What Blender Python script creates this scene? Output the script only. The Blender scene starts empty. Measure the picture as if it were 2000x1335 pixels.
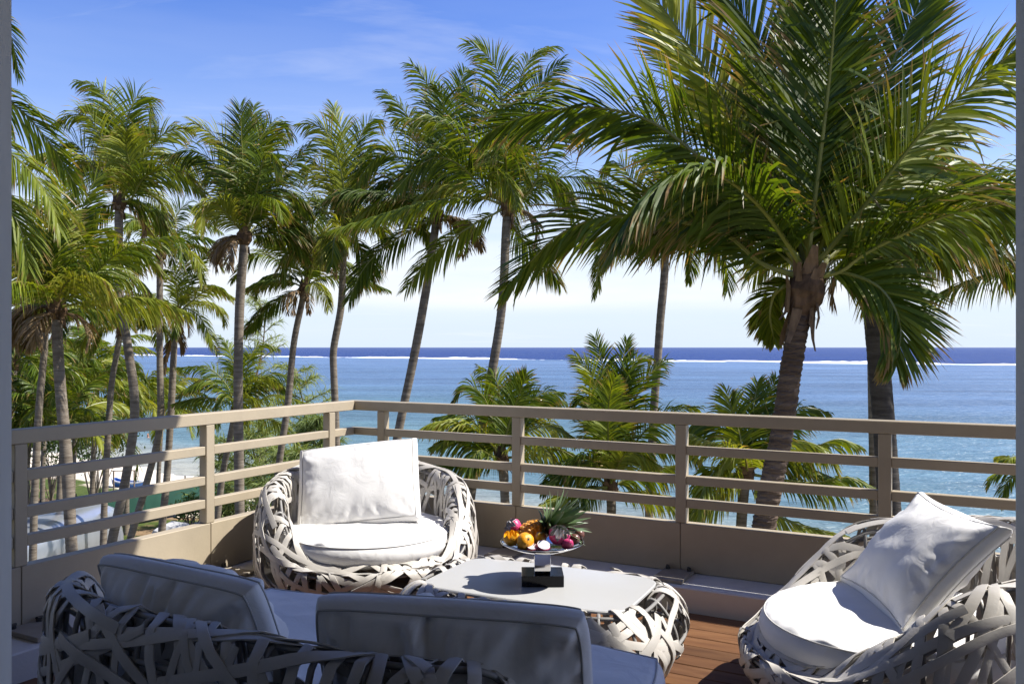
import bpy, bmesh, math, random
import numpy as np
from mathutils import Vector, Matrix, noise as mn

# ------------------------------------------------------------------ camera, world, sun
sc = bpy.context.scene
COL = sc.collection
F = 1655.0          # focal length in pixels of the 2000 px wide photograph
HC = 1.41           # camera height above the deck
GZ = -7.0           # garden level
SZ = -8.1           # sea level
R = math.radians

cam_d = bpy.data.cameras.new('camera')
cam = bpy.data.objects.new('camera', cam_d); COL.objects.link(cam)
cam_d.sensor_width = 36.0
cam_d.lens = 36.0 * F / 2000.0
cam_d.shift_y = 0.00525
cam_d.clip_start = 0.05
cam_d.clip_end = 200000.0
cam.location = (0, 0, HC)
cam.rotation_euler = (R(90), 0, 0)
sc.camera = cam

SUN = Vector((0.80, 0.036, 1.0)).normalized()      # direction towards the sun
sun_el = math.asin(SUN.z)
sun_az = math.atan2(SUN.x, SUN.y)                 # from +Y towards +X

world = bpy.data.worlds.new('World'); sc.world = world
world.use_nodes = True
wn, wl = world.node_tree.nodes, world.node_tree.links
wn.clear()
def N(nodes, t, **kw):
    n = nodes.new(t)
    for k, v in kw.items():
        if k == 'inp':
            for a, b in v.items(): n.inputs[a].default_value = b
        else: setattr(n, k, v)
    return n
w_out = N(wn, 'ShaderNodeOutputWorld')
w_bg = N(wn, 'ShaderNodeBackground', inp={'Strength': 0.125})
sky = N(wn, 'ShaderNodeTexSky', sky_type='NISHITA', sun_disc=False, sun_elevation=sun_el,
        sun_rotation=sun_az, altitude=10.0, air_density=1.0, dust_density=0.4, ozone_density=3.0)
hsv = N(wn, 'ShaderNodeHueSaturation', inp={'Hue': 0.521, 'Saturation': 1.34, 'Value': 0.99})
wl.new(sky.outputs[0], hsv.inputs['Color'])
tc = N(wn, 'ShaderNodeTexCoord')
sep = N(wn, 'ShaderNodeSeparateXYZ'); wl.new(tc.outputs['Generated'], sep.inputs[0])
# high thin cirrus: noise on the sky plane direction / height
hz = N(wn, 'ShaderNodeMath', operation='ADD', inp={1: 0.12}); wl.new(sep.outputs['Z'], hz.inputs[0])
hzm = N(wn, 'ShaderNodeMath', operation='MAXIMUM', inp={1: 0.1}); wl.new(hz.outputs[0], hzm.inputs[0])
dx = N(wn, 'ShaderNodeMath', operation='DIVIDE'); wl.new(sep.outputs['X'], dx.inputs[0]); wl.new(hzm.outputs[0], dx.inputs[1])
dy = N(wn, 'ShaderNodeMath', operation='DIVIDE'); wl.new(sep.outputs['Y'], dy.inputs[0]); wl.new(hzm.outputs[0], dy.inputs[1])
cmb = N(wn, 'ShaderNodeCombineXYZ'); wl.new(dx.outputs[0], cmb.inputs[0]); wl.new(dy.outputs[0], cmb.inputs[1])
mp = N(wn, 'ShaderNodeMapping'); mp.inputs['Rotation'].default_value = (0, 0, R(-24)); mp.inputs['Scale'].default_value = (0.55, 2.1, 1)
wl.new(cmb.outputs[0], mp.inputs[0])
cn = N(wn, 'ShaderNodeTexNoise', inp={'Scale': 1.15, 'Detail': 7.0, 'Roughness': 0.58, 'Distortion': 0.6})
wl.new(mp.outputs[0], cn.inputs['Vector'])
cr = N(wn, 'ShaderNodeMapRange', inp={1: 0.49, 2: 0.80, 3: 0.0, 4: 0.44}); wl.new(cn.outputs['Fac'], cr.inputs[0])
# low bank of soft cloud over the horizon
mp2 = N(wn, 'ShaderNodeMapping'); mp2.inputs['Scale'].default_value = (2.2, 2.2, 16)
wl.new(tc.outputs['Generated'], mp2.inputs[0])
cn2 = N(wn, 'ShaderNodeTexNoise', inp={'Scale': 1.6, 'Detail': 6.0, 'Roughness': 0.5})
wl.new(mp2.outputs[0], cn2.inputs['Vector'])
band = N(wn, 'ShaderNodeValToRGB')
band.color_ramp.interpolation = 'EASE'
e = band.color_ramp.elements
e[0].position = 0.0; e[0].color = (0.10,)*3 + (1,)
e[1].position = 1.0; e[1].color = (0, 0, 0, 1)
for p, v in ((0.035, 0.18), (0.058, 0.9), (0.115, 0.75), (0.20, 0.08)):
    q = e.new(p); q.color = (v, v, v, 1)
wl.new(sep.outputs['Z'], band.inputs[0])
b2 = N(wn, 'ShaderNodeMapRange', inp={1: 0.30, 2: 0.62, 3: 0.35, 4: 1.0}); wl.new(cn2.outputs['Fac'], b2.inputs[0])
bm_ = N(wn, 'ShaderNodeMath', operation='MULTIPLY'); wl.new(band.outputs[0], bm_.inputs[0]); wl.new(b2.outputs[0], bm_.inputs[1])
mx = N(wn, 'ShaderNodeMath', operation='MAXIMUM'); wl.new(bm_.outputs[0], mx.inputs[0]); wl.new(cr.outputs[0], mx.inputs[1])
hzr = N(wn, 'ShaderNodeValToRGB'); hzr.color_ramp.interpolation = 'EASE'   # pale sea air low over the horizon, all round
e2 = hzr.color_ramp.elements
e2[0].position = 0.0; e2[0].color = (0.97,)*3 + (1,)
e2[1].position = 1.0; e2[1].color = (0, 0, 0, 1)
for p, v in ((0.04, 0.93), (0.12, 0.62), (0.22, 0.25), (0.38, 0.03)):
    q = e2.new(p); q.color = (v, v, v, 1)
wl.new(sep.outputs['Z'], hzr.inputs[0])
mixh = N(wn, 'ShaderNodeMix', data_type='RGBA'); wl.new(hzr.outputs[0], mixh.inputs['Factor']); wl.new(hsv.outputs[0], mixh.inputs[6])
mixh.inputs[7].default_value = (3.5, 4.1, 4.95, 1)
mix = N(wn, 'ShaderNodeMix', data_type='RGBA')
wl.new(mx.outputs[0], mix.inputs['Factor']); wl.new(mixh.outputs[2], mix.inputs[6])
mix.inputs[7].default_value = (4.9, 5.05, 5.25, 1)
wl.new(mix.outputs[2], w_bg.inputs['Color']); wl.new(w_bg.outputs[0], w_out.inputs[0])

sl = bpy.data.lights.new('sun', 'SUN'); sl.energy = 5.0; sl.angle = R(0.53); sl.color = (1.0, 0.955, 0.88)
so = bpy.data.objects.new('sun', sl); COL.objects.link(so)
so.rotation_euler = SUN.to_track_quat('Z', 'Y').to_euler()
so.location = (20, 0, 30)

vs = sc.view_settings
vs.view_transform = 'Standard'; vs.look = 'None'; vs.gamma = 1.0; vs.use_curve_mapping = False
vs.exposure = 0.76
sc.cycles.max_bounces = 5
sc.cycles.diffuse_bounces = 3
sc.cycles.glossy_bounces = 2
sc.cycles.transmission_bounces = 2
sc.cycles.transparent_max_bounces = 8
sc.cycles.caustics_reflective = False
sc.cycles.caustics_refractive = False

# ------------------------------------------------------------------ helpers
rng = random.Random(7)
def P(x, y, d):
    """photo pixel at depth d (metres along the view axis) -> world point"""
    return Vector(((x - 1000) / F * d, d, HC - (y - 678) / F * d))
CA, SA = math.cos(R(-28.5)), math.sin(R(-28.5))
def W(lx, ly, z=0.0):
    """terrace frame (x along the sea-side railing, y towards it) -> world"""
    return Vector((CA * lx - SA * ly, SA * lx + CA * ly, z))

def tag(o, label=None, cat=None, group=None, kind=None):
    if label: o['label'] = label
    if cat: o['category'] = cat
    if group: o['group'] = group
    if kind: o['kind'] = kind
    return o
def empty(name, loc=(0, 0, 0), rz=0.0):
    o = bpy.data.objects.new(name, None); COL.objects.link(o)
    o.location = loc; o.rotation_euler = (0, 0, rz); o.empty_display_size = 0.1
    return o
def mk(name, me, mat, parent=None, smooth=False):
    if mat is not None:
        for m in (mat if isinstance(mat, (list, tuple)) else [mat]): me.materials.append(m)
    me.polygons.foreach_set('use_smooth', [bool(smooth)] * len(me.polygons))
    o = bpy.data.objects.new(name, me); COL.objects.link(o)
    if parent is not None: o.parent = parent
    return o
def mesh_np(name, V, Fs):
    me = bpy.data.meshes.new(name); me.from_pydata([tuple(v) for v in V], [], [tuple(f) for f in Fs]); me.update(); return me
def mesh_fast(name, V, F4, F3=None, mat4=None, mat3=None, tip=None):
    """numpy arrays of quads and triangles"""
    V = np.asarray(V, dtype=np.float32)
    F4 = np.zeros((0, 4), np.int32) if F4 is None else np.asarray(F4, np.int32)
    F3 = np.zeros((0, 3), np.int32) if F3 is None else np.asarray(F3, np.int32)
    me = bpy.data.meshes.new(name)
    me.vertices.add(len(V)); me.vertices.foreach_set('co', V.ravel())
    nl = F4.size + F3.size
    me.loops.add(nl)
    me.loops.foreach_set('vertex_index', np.concatenate([F4.ravel(), F3.ravel()]))
    n4, n3 = len(F4), len(F3)
    me.polygons.add(n4 + n3)
    st = np.concatenate([np.arange(n4) * 4, n4 * 4 + np.arange(n3) * 3]).astype(np.int32)
    me.polygons.foreach_set('loop_start', st)
    if mat4 is not None or mat3 is not None:
        a = np.zeros(n4, np.int32) if mat4 is None else np.asarray(mat4, np.int32)
        b = np.zeros(n3, np.int32) if mat3 is None else np.asarray(mat3, np.int32)
        me.polygons.foreach_set('material_index', np.concatenate([a, b]))
    if tip is not None:
        at = me.attributes.new('tip', 'FLOAT', 'POINT'); at.data.foreach_set('value', np.asarray(tip, np.float32))
    me.update(calc_edges=True); me.validate()
    return me
def bm_mesh(name, bm):
    me = bpy.data.meshes.new(name); bmesh.ops.recalc_face_normals(bm, faces=bm.faces[:]); bm.to_mesh(me); bm.free(); return me
def box_bm(bm, sx, sy, sz, M=None, bevel=0.0, seg=1):
    r = bmesh.ops.create_cube(bm, size=1.0)
    vs_ = r['verts']
    for v in vs_: v.co = Vector((v.co.x * sx, v.co.y * sy, v.co.z * sz))
    if bevel > 0:
        es = list({e for v in vs_ for e in v.link_edges})
        rb = bmesh.ops.bevel(bm, geom=es, offset=bevel, segments=seg, affect='EDGES', profile=0.6)
        vs_ = list({v for f in rb['faces'] for v in f.verts} | {v for v in vs_ if v.is_valid})
    if M is not None:
        for v in vs_: v.co = M @ v.co
    return vs_
def box(name, c, size, mat, parent=None, rz=0.0, bevel=0.0, seg=1):
    bm = bmesh.new(); box_bm(bm, *size, bevel=bevel, seg=seg)
    o = mk(name, bm_mesh(name, bm), mat, parent)
    o.location = c; o.rotation_euler = (0, 0, rz)
    return o
def tube_np(pts, rad, n=8, cap=True):
    """points -> tube verts, quads"""
    pts = np.asarray(pts, float); k = len(pts)
    rad = np.broadcast_to(np.asarray(rad, float), (k,))
    T = np.gradient(pts, axis=0); T /= np.linalg.norm(T, axis=1)[:, None] + 1e-12
    ref = np.array([0, 0, 1.0]) if abs(T[:, 2]).mean() < 0.8 else np.array([1.0, 0, 0])
    A = np.cross(T, ref); A /= np.linalg.norm(A, axis=1)[:, None] + 1e-12
    B = np.cross(T, A)
    an = np.arange(n) / n * 2 * np.pi
    V = pts[:, None, :] + rad[:, None, None] * (np.cos(an)[None, :, None] * A[:, None, :] + np.sin(an)[None, :, None] * B[:, None, :])
    V = V.reshape(-1, 3)
    i = np.arange(k - 1)[:, None] * n; j = np.arange(n)[None, :]; j2 = (j + 1) % n
    Q = np.stack([i + j, i + j2, i + n + j2, i + n + j], -1).reshape(-1, 4)
    return V, Q
def catmull(C, m):
    C = np.asarray(C, float)
    if len(C) == 2: C = np.array([C[0], (C[0] + C[1]) / 2, C[1]])
    X = np.vstack([2 * C[0] - C[1], C, 2 * C[-1] - C[-2]])
    out = []
    ns = len(C) - 1
    for t in np.linspace(0, ns - 1e-6, max(m * 4, 60)):
        i = int(t); f = t - i
        p0, p1, p2, p3 = X[i], X[i + 1], X[i + 2], X[i + 3]
        out.append(0.5 * (2 * p1 + (p2 - p0) * f + (2 * p0 - 5 * p1 + 4 * p2 - p3) * f * f + (3 * p1 - p0 - 3 * p2 + p3) * f ** 3))
    out = np.array(out)
    L = np.concatenate([[0], np.cumsum(np.linalg.norm(np.diff(out, axis=0), axis=1))])
    s = np.linspace(0, L[-1], m)
    return np.stack([np.interp(s, L, out[:, k]) for k in range(3)], 1), L[-1]

# ------------------------------------------------------------------ materials
MAT = {}
def new_mat(name):
    m = bpy.data.materials.new(name); m.use_nodes = True
    nt = m.node_tree; nt.nodes.clear()
    o = nt.nodes.new('ShaderNodeOutputMaterial'); MAT[name] = m
    return m, nt.nodes, nt.links, o
def ramp(nodes, stops):
    r = nodes.new('ShaderNodeValToRGB'); el = r.color_ramp.elements
    el[0].position, el[0].color = stops[0][0], (*stops[0][1], 1)
    el[1].position, el[1].color = stops[-1][0], (*stops[-1][1], 1)
    for p, c in stops[1:-1]:
        q = el.new(p); q.color = (*c, 1)
    return r
def simple(name, c1, c2=None, rough=0.5, spec=0.5, scale=8.0, detail=4.0, bump=0.0, bscale=None, metal=0.0, stretch=(1, 1, 1), coat=0.0, sheen=0.0, rnd=0.0, sss=0.0):
    m, n, l, o = new_mat(name)
    b = N(n, 'ShaderNodeBsdfPrincipled', inp={'Roughness': rough, 'Metallic': metal, 'Specular IOR Level': spec, 'Coat Weight': coat, 'Sheen Weight': sheen})
    if sss: b.inputs['Subsurface Weight'].default_value = sss; b.inputs['Subsurface Radius'].default_value = (0.02, 0.01, 0.005)
    t = N(n, 'ShaderNodeTexCoord'); mp = N(n, 'ShaderNodeMapping'); mp.inputs['Scale'].default_value = stretch
    l.new(t.outputs['Object'], mp.inputs[0])
    nz = N(n, 'ShaderNodeTexNoise', inp={'Scale': scale, 'Detail': detail, 'Roughness': 0.6}); l.new(mp.outputs[0], nz.inputs['Vector'])
    r = ramp(n, [(0.3, c1), (0.7, c2 or c1)]); l.new(nz.outputs['Fac'], r.inputs[0])
    last = r.outputs[0]
    if rnd:
        oi = N(n, 'ShaderNodeObjectInfo'); mr = N(n, 'ShaderNodeMapRange', inp={1: 0, 2: 1, 3: 1 - rnd, 4: 1 + rnd}); l.new(oi.outputs['Random'], mr.inputs[0])
        hv = N(n, 'ShaderNodeHueSaturation'); l.new(mr.outputs[0], hv.inputs['Value']); l.new(last, hv.inputs['Color']); last = hv.outputs[0]
    l.new(last, b.inputs['Base Color'])
    if bump:
        n2 = N(n, 'ShaderNodeTexNoise', inp={'Scale': bscale or scale * 3, 'Detail': 5.0}); l.new(mp.outputs[0], n2.inputs['Vector'])
        bp = N(n, 'ShaderNodeBump', inp={'Strength': bump, 'Distance': 0.01}); l.new(n2.outputs['Fac'], bp.inputs['Height']); l.new(bp.outputs[0], b.inputs['Normal'])
    l.new(b.outputs[0], o.inputs[0])
    return m

simple('rail_paint', (0.37, 0.315, 0.23), (0.425, 0.36, 0.262), rough=0.45, spec=0.4, scale=5, detail=8, bump=0.06, bscale=60, rnd=0.03)
simple('plaster', (0.72, 0.71, 0.69), (0.62, 0.60, 0.57), rough=0.8, spec=0.2, scale=2.2, bump=0.15, bscale=70)
simple('jamb_paint', (0.84, 0.83, 0.80), (0.78, 0.77, 0.74), rough=0.6, spec=0.3, scale=14, stretch=(1, 1, 0.15), bump=0.1, bscale=80)
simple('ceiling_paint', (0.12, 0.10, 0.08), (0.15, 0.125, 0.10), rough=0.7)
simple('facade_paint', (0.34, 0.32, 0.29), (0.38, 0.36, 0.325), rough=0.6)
simple('room_paint', (0.36, 0.34, 0.31), rough=0.8)
simple('dark_gap', (0.02, 0.014, 0.01), rough=0.9)
simple('bracket', (0.30, 0.26, 0.21), (0.37, 0.33, 0.27), rough=0.6, scale=9)
simple('black_steel', (0.012, 0.012, 0.014), (0.03, 0.03, 0.03), rough=0.45, scale=20)
simple('strap', (0.45, 0.42, 0.375), (0.56, 0.53, 0.48), rough=0.48, spec=0.45, scale=5, rnd=0.13, bump=0.06, bscale=120, sheen=0.1)
simple('pan_shade', (0.03, 0.028, 0.026), (0.045, 0.042, 0.04), rough=0.7)  # near-black seat pan: shade inside the weave is put into its colour
simple('inner_frame', (0.22, 0.21, 0.20), (0.28, 0.27, 0.25), rough=0.4, spec=0.5)
simple('glass_top', (0.45, 0.45, 0.445), (0.48, 0.48, 0.475), rough=0.16, spec=0.4, scale=2)
def fabric(name, c1, c2):
    m, n, l, o = new_mat(name)
    b = N(n, 'ShaderNodeBsdfPrincipled', inp={'Roughness': 0.85, 'Specular IOR Level': 0.2, 'Sheen Weight': 0.05})
    t = N(n, 'ShaderNodeTexCoord')
    nz = N(n, 'ShaderNodeTexNoise', inp={'Scale': 6.0, 'Detail': 5.0}); l.new(t.outputs['Object'], nz.inputs['Vector'])
    r = ramp(n, [(0.3, c1), (0.7, c2)]); l.new(nz.outputs['Fac'], r.inputs[0]); l.new(r.outputs[0], b.inputs['Base Color'])
    wv = N(n, 'ShaderNodeTexNoise', inp={'Scale': 420.0, 'Detail': 2.0}); l.new(t.outputs['Object'], wv.inputs['Vector'])
    n3 = N(n, 'ShaderNodeTexNoise', inp={'Scale': 11.0, 'Detail': 3.0, 'Distortion': 0.8}); l.new(t.outputs['Object'], n3.inputs['Vector'])
    b1 = N(n, 'ShaderNodeBump', inp={'Strength': 0.22, 'Distance': 0.02}); l.new(n3.outputs['Fac'], b1.inputs['Height'])
    b2 = N(n, 'ShaderNodeBump', inp={'Strength': 0.12, 'Distance': 0.002}); l.new(wv.outputs['Fac'], b2.inputs['Height']); l.new(b1.outputs[0], b2.inputs['Normal'])
    l.new(b2.outputs[0], b.inputs['Normal']); l.new(b.outputs[0], o.inputs[0])
fabric('canvas', (0.80, 0.79, 0.77), (0.75, 0.74, 0.72))
simple('seam_thread', (0.50, 0.49, 0.47), rough=0.8)
# deck wood
m, n, l, o = new_mat('deck_wood')
b = N(n, 'ShaderNodeBsdfPrincipled', inp={'Roughness': 0.55, 'Specular IOR Level': 0.35})
t = N(n, 'ShaderNodeTexCoord'); mp = N(n, 'ShaderNodeMapping'); mp.inputs['Scale'].default_value = (1.2, 14, 14)
oi = N(n, 'ShaderNodeObjectInfo'); va = N(n, 'ShaderNodeVectorMath', operation='ADD')
sc7 = N(n, 'ShaderNodeMath', operation='MULTIPLY', inp={1: 37.0}); l.new(oi.outputs['Random'], sc7.inputs[0])
l.new(t.outputs['Object'], va.inputs[0]); l.new(sc7.outputs[0], va.inputs[1]); l.new(va.outputs[0], mp.inputs[0])
nz = N(n, 'ShaderNodeTexNoise', inp={'Scale': 2.5, 'Detail': 8.0, 'Roughness': 0.65, 'Distortion': 0.7}); l.new(mp.outputs[0], nz.inputs['Vector'])
r_ = ramp(n, [(0.25, (0.085, 0.035, 0.014)), (0.55, (0.15, 0.070, 0.029)), (0.8, (0.215, 0.115, 0.055))]); l.new(nz.outputs['Fac'], r_.inputs[0])
mr = N(n, 'ShaderNodeMapRange', inp={1: 0, 2: 1, 3: 0.7, 4: 1.25}); l.new(oi.outputs['Random'], mr.inputs[0])
hv = N(n, 'ShaderNodeHueSaturation'); l.new(mr.outputs[0], hv.inputs['Value']); l.new(r_.outputs[0], hv.inputs['Color']); l.new(hv.outputs[0], b.inputs['Base Color'])
bp = N(n, 'ShaderNodeBump', inp={'Strength': 0.2, 'Distance': 0.004}); l.new(nz.outputs['Fac'], bp.inputs['Height']); l.new(bp.outputs[0], b.inputs['Normal'])
l.new(b.outputs[0], o.inputs[0])
# palm leaflets
def leaf_mat(name, dark, mid, light, trans=0.32, tipc=(0.30, 0.19, 0.07), tip0=0.86, rough=0.46):
    m, n, l, o = new_mat(name)
    b = N(n, 'ShaderNodeBsdfPrincipled', inp={'Roughness': rough, 'Specular IOR Level': 0.32})
    tr = N(n, 'ShaderNodeBsdfTranslucent'); ms = N(n, 'ShaderNodeMixShader', inp={0: trans})
    oi = N(n, 'ShaderNodeObjectInfo')
    g = N(n, 'ShaderNodeNewGeometry')
    mul = N(n, 'ShaderNodeMath', operation='MULTIPLY', inp={1: 0.45}); l.new(oi.outputs['Random'], mul.inputs[0])
    mu2 = N(n, 'ShaderNodeMath', operation='MULTIPLY', inp={1: 0.55}); l.new(g.outputs['Random Per Island'], mu2.inputs[0])
    ad = N(n, 'ShaderNodeMath', operation='ADD'); l.new(mul.outputs[0], ad.inputs[0]); l.new(mu2.outputs[0], ad.inputs[1])
    r = ramp(n, [(0.0, dark), (0.5, mid), (1.0, light)]); l.new(ad.outputs[0], r.inputs[0])
    at = N(n, 'ShaderNodeAttribute', attribute_name='tip')
    # some leaflets are dry further back from the tip
    th = N(n, 'ShaderNodeMath', operation='POWER', inp={1: 6.0}); l.new(g.outputs['Random Per Island'], th.inputs[0])
    t2 = N(n, 'ShaderNodeMath', operation='MULTIPLY', inp={1: 0.35}); l.new(th.outputs[0], t2.inputs[0])
    t3 = N(n, 'ShaderNodeMath', operation='ADD'); l.new(at.outputs['Fac'], t3.inputs[0]); l.new(t2.outputs[0], t3.inputs[1])
    mr = N(n, 'ShaderNodeMapRange', inp={1: tip0 - 0.06, 2: tip0 + 0.14, 3: 0, 4: 1}); l.new(t3.outputs[0], mr.inputs[0])
    mx = N(n, 'ShaderNodeMix', data_type='RGBA'); l.new(mr.outputs[0], mx.inputs['Factor']); l.new(r.outputs[0], mx.inputs[6]); mx.inputs[7].default_value = (*tipc, 1)
    l.new(mx.outputs[2], b.inputs['Base Color'])
    br = N(n, 'ShaderNodeMix', data_type='RGBA', blend_type='MULTIPLY', inp={'Factor': 1.0}); l.new(mx.outputs[2], br.inputs[6]); br.inputs[7].default_value = (1.5, 1.35, 0.5, 1)
    l.new(br.outputs[2], tr.inputs['Color'])
    l.new(b.outputs[0], ms.inputs[1]); l.new(tr.outputs[0], ms.inputs[2]); l.new(ms.outputs[0], o.inputs[0])
leaf_mat('leaflet', (0.030, 0.062, 0.005), (0.098, 0.150, 0.010), (0.255, 0.295, 0.022), trans=0.40)
leaf_mat('leaflet_yellow_lit', (0.13, 0.18, 0.016), (0.24, 0.28, 0.03), (0.38, 0.37, 0.06), trans=0.42)  # yellower, brighter leaf; sunlight on the lit fronds is put into this colour
leaf_mat('leaflet_dead', (0.14, 0.085, 0.04), (0.21, 0.14, 0.07), (0.28, 0.20, 0.11), trans=0.15, rough=0.7)
simple('rachis', (0.13, 0.15, 0.025), (0.22, 0.22, 0.04), rough=0.4, scale=3)
simple('fibre', (0.055, 0.034, 0.02), (0.17, 0.105, 0.06), rough=0.9, spec=0.1, scale=9, bump=0.5, bscale=40, stretch=(1, 1, 0.4))
simple('boot', (0.10, 0.062, 0.035), (0.24, 0.16, 0.09), rough=0.85, spec=0.15, scale=6, bump=0.4, bscale=40, stretch=(2, 2, 0.5))
# trunk bark with ring scars
def bark(name, stops):
    m, n, l, o = new_mat(name)
    b = N(n, 'ShaderNodeBsdfPrincipled', inp={'Roughness': 0.88, 'Specular IOR Level': 0.15})
    t = N(n, 'ShaderNodeTexCoord'); mp = N(n, 'ShaderNodeMapping'); mp.inputs['Scale'].default_value = (1.2, 1.2, 9)
    l.new(t.outputs['Object'], mp.inputs[0])
    nz = N(n, 'ShaderNodeTexNoise', inp={'Scale': 1.5, 'Detail': 6.0, 'Roughness': 0.7}); l.new(mp.outputs[0], nz.inputs['Vector'])
    r_ = ramp(n, stops); l.new(nz.outputs['Fac'], r_.inputs[0])
    l.new(r_.outputs[0], b.inputs['Base Color'])
    n2 = N(n, 'ShaderNodeTexNoise', inp={'Scale': 6.0, 'Detail': 6.0}); l.new(mp.outputs[0], n2.inputs['Vector'])
    bp = N(n, 'ShaderNodeBump', inp={'Strength': 0.6, 'Distance': 0.02}); l.new(n2.outputs['Fac'], bp.inputs['Height']); l.new(bp.outputs[0], b.inputs['Normal'])
    l.new(b.outputs[0], o.inputs[0])
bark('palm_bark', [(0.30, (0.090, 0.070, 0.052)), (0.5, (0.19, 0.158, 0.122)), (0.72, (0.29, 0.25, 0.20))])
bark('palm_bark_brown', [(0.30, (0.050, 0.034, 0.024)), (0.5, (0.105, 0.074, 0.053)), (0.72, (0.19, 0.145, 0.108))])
bark('palm_bark_shaded', [(0.30, (0.035, 0.030, 0.027)), (0.5, (0.065, 0.058, 0.052)), (0.72, (0.11, 0.10, 0.09))])  # darker bark: the crown's shade on the trunk is put into the colour

SHY0, SHK = 44.0, 0.8     # shoreline: Y = 44 - 0.8 X
def shore_s(x, y): return (y - SHY0 + SHK * x) / math.sqrt(1 + SHK * SHK)
def shore_nodes(n, l):
    g = N(n, 'ShaderNodeNewGeometry'); s = N(n, 'ShaderNodeVectorMath', operation='DOT_PRODUCT')
    k = 1 / math.sqrt(1 + SHK * SHK)
    l.new(g.outputs['Position'], s.inputs[0]); s.inputs[1].default_value = (SHK * k, k, 0)
    a = N(n, 'ShaderNodeMath', operation='SUBTRACT', inp={1: SHY0 * k}); l.new(s.outputs['Value'], a.inputs[0])
    return g, a
# sea
m, n, l, o = new_mat('sea_water')
b = N(n, 'ShaderNodeBsdfDiffuse'); gl = N(n, 'ShaderNodeBsdfGlossy', inp={'Roughness': 0.30}); msx = N(n, 'ShaderNodeMixShader')
g, s = shore_nodes(n, l)
nzp = N(n, 'ShaderNodeTexNoise', inp={'Scale': 0.012, 'Detail': 5.0, 'Roughness': 0.6})
mpp = N(n, 'ShaderNodeMapping'); mpp.inputs['Rotation'].default_value = (0, 0, R(38.7)); mpp.inputs['Scale'].default_value = (0.35, 1.6, 1)
l.new(g.outputs['Position'], mpp.inputs[0]); l.new(mpp.outputs[0], nzp.inputs['Vector'])
wob = N(n, 'ShaderNodeMapRange', inp={1: 0.3, 2: 0.7, 3: -34, 4: 34}); l.new(nzp.outputs['Fac'], wob.inputs[0])
sw = N(n, 'ShaderNodeMath', operation='ADD'); l.new(s.outputs[0], sw.inputs[0]); l.new(wob.outputs[0], sw.inputs[1])
def mr(a, x0, x1):
    q = N(n, 'ShaderNodeMapRange', inp={1: x0, 2: x1, 3: 0, 4: 1}); q.interpolation_type = 'SMOOTHSTEP'; l.new(a.outputs[0], q.inputs[0]); return q
def mixc(f, c1, c2):
    q = N(n, 'ShaderNodeMix', data_type='RGBA'); l.new(f.outputs[0], q.inputs['Factor'])
    for i, c in ((6, c1), (7, c2)):
        if isinstance(c, tuple): q.inputs[i].default_value = (*c, 1)
        else: l.new(c.outputs[2], q.inputs[i])
    return q
c = mixc(mr(s, 0, 14), (0.36, 0.36, 0.29), (0.12, 0.22, 0.25))
c = mixc(mr(sw, 6, 40), c, (0.098, 0.19, 0.245))
c = mixc(mr(sw, 35, 130), c, (0.098, 0.175, 0.285))
c = mixc(mr(sw, 130, 400), c, (0.122, 0.205, 0.34))
c = mixc(mr(s, 470, 500), c, (0.008, 0.040, 0.175))
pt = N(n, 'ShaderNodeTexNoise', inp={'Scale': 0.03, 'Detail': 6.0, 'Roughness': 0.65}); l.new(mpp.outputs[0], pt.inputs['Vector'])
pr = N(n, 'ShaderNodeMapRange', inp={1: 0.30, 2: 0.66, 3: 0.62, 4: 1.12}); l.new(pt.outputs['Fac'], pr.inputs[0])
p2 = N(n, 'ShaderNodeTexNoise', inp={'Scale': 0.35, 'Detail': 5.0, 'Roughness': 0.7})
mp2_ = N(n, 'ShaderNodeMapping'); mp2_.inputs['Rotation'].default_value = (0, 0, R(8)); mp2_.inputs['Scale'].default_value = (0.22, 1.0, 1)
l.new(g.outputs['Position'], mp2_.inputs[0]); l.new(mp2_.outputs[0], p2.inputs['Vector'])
pr2 = N(n, 'ShaderNodeMapRange', inp={1: 0.3, 2: 0.7, 3: 0.80, 4: 1.16}); l.new(p2.outputs['Fac'], pr2.inputs[0])  # ripple streaks: light and dark wave slopes put into the water colour
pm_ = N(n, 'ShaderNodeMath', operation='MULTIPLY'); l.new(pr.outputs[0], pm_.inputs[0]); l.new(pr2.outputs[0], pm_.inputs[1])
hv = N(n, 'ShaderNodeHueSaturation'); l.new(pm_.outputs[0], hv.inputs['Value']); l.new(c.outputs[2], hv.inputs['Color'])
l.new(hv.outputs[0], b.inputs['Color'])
wv1 = N(n, 'ShaderNodeTexNoise', inp={'Scale': 0.55, 'Detail': 4.0, 'Roughness': 0.55})
wm = N(n, 'ShaderNodeMapping'); wm.inputs['Rotation'].default_value = (0, 0, R(22)); wm.inputs['Scale'].default_value = (0.5, 1.6, 1)
l.new(g.outputs['Position'], wm.inputs[0]); l.new(wm.outputs[0], wv1.inputs['Vector'])
wv2 = N(n, 'ShaderNodeTexNoise', inp={'Scale': 2.2, 'Detail': 3.0}); l.new(wm.outputs[0], wv2.inputs['Vector'])
b1 = N(n, 'ShaderNodeBump', inp={'Strength': 1.0, 'Distance': 0.9}); l.new(wv1.outputs['Fac'], b1.inputs['Height'])
b2_ = N(n, 'ShaderNodeBump', inp={'Strength': 0.5, 'Distance': 0.12}); l.new(wv2.outputs['Fac'], b2_.inputs['Height']); l.new(b1.outputs[0], b2_.inputs['Normal'])
l.new(b2_.outputs[0], b.inputs['Normal']); l.new(b2_.outputs[0], gl.inputs['Normal'])
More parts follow.
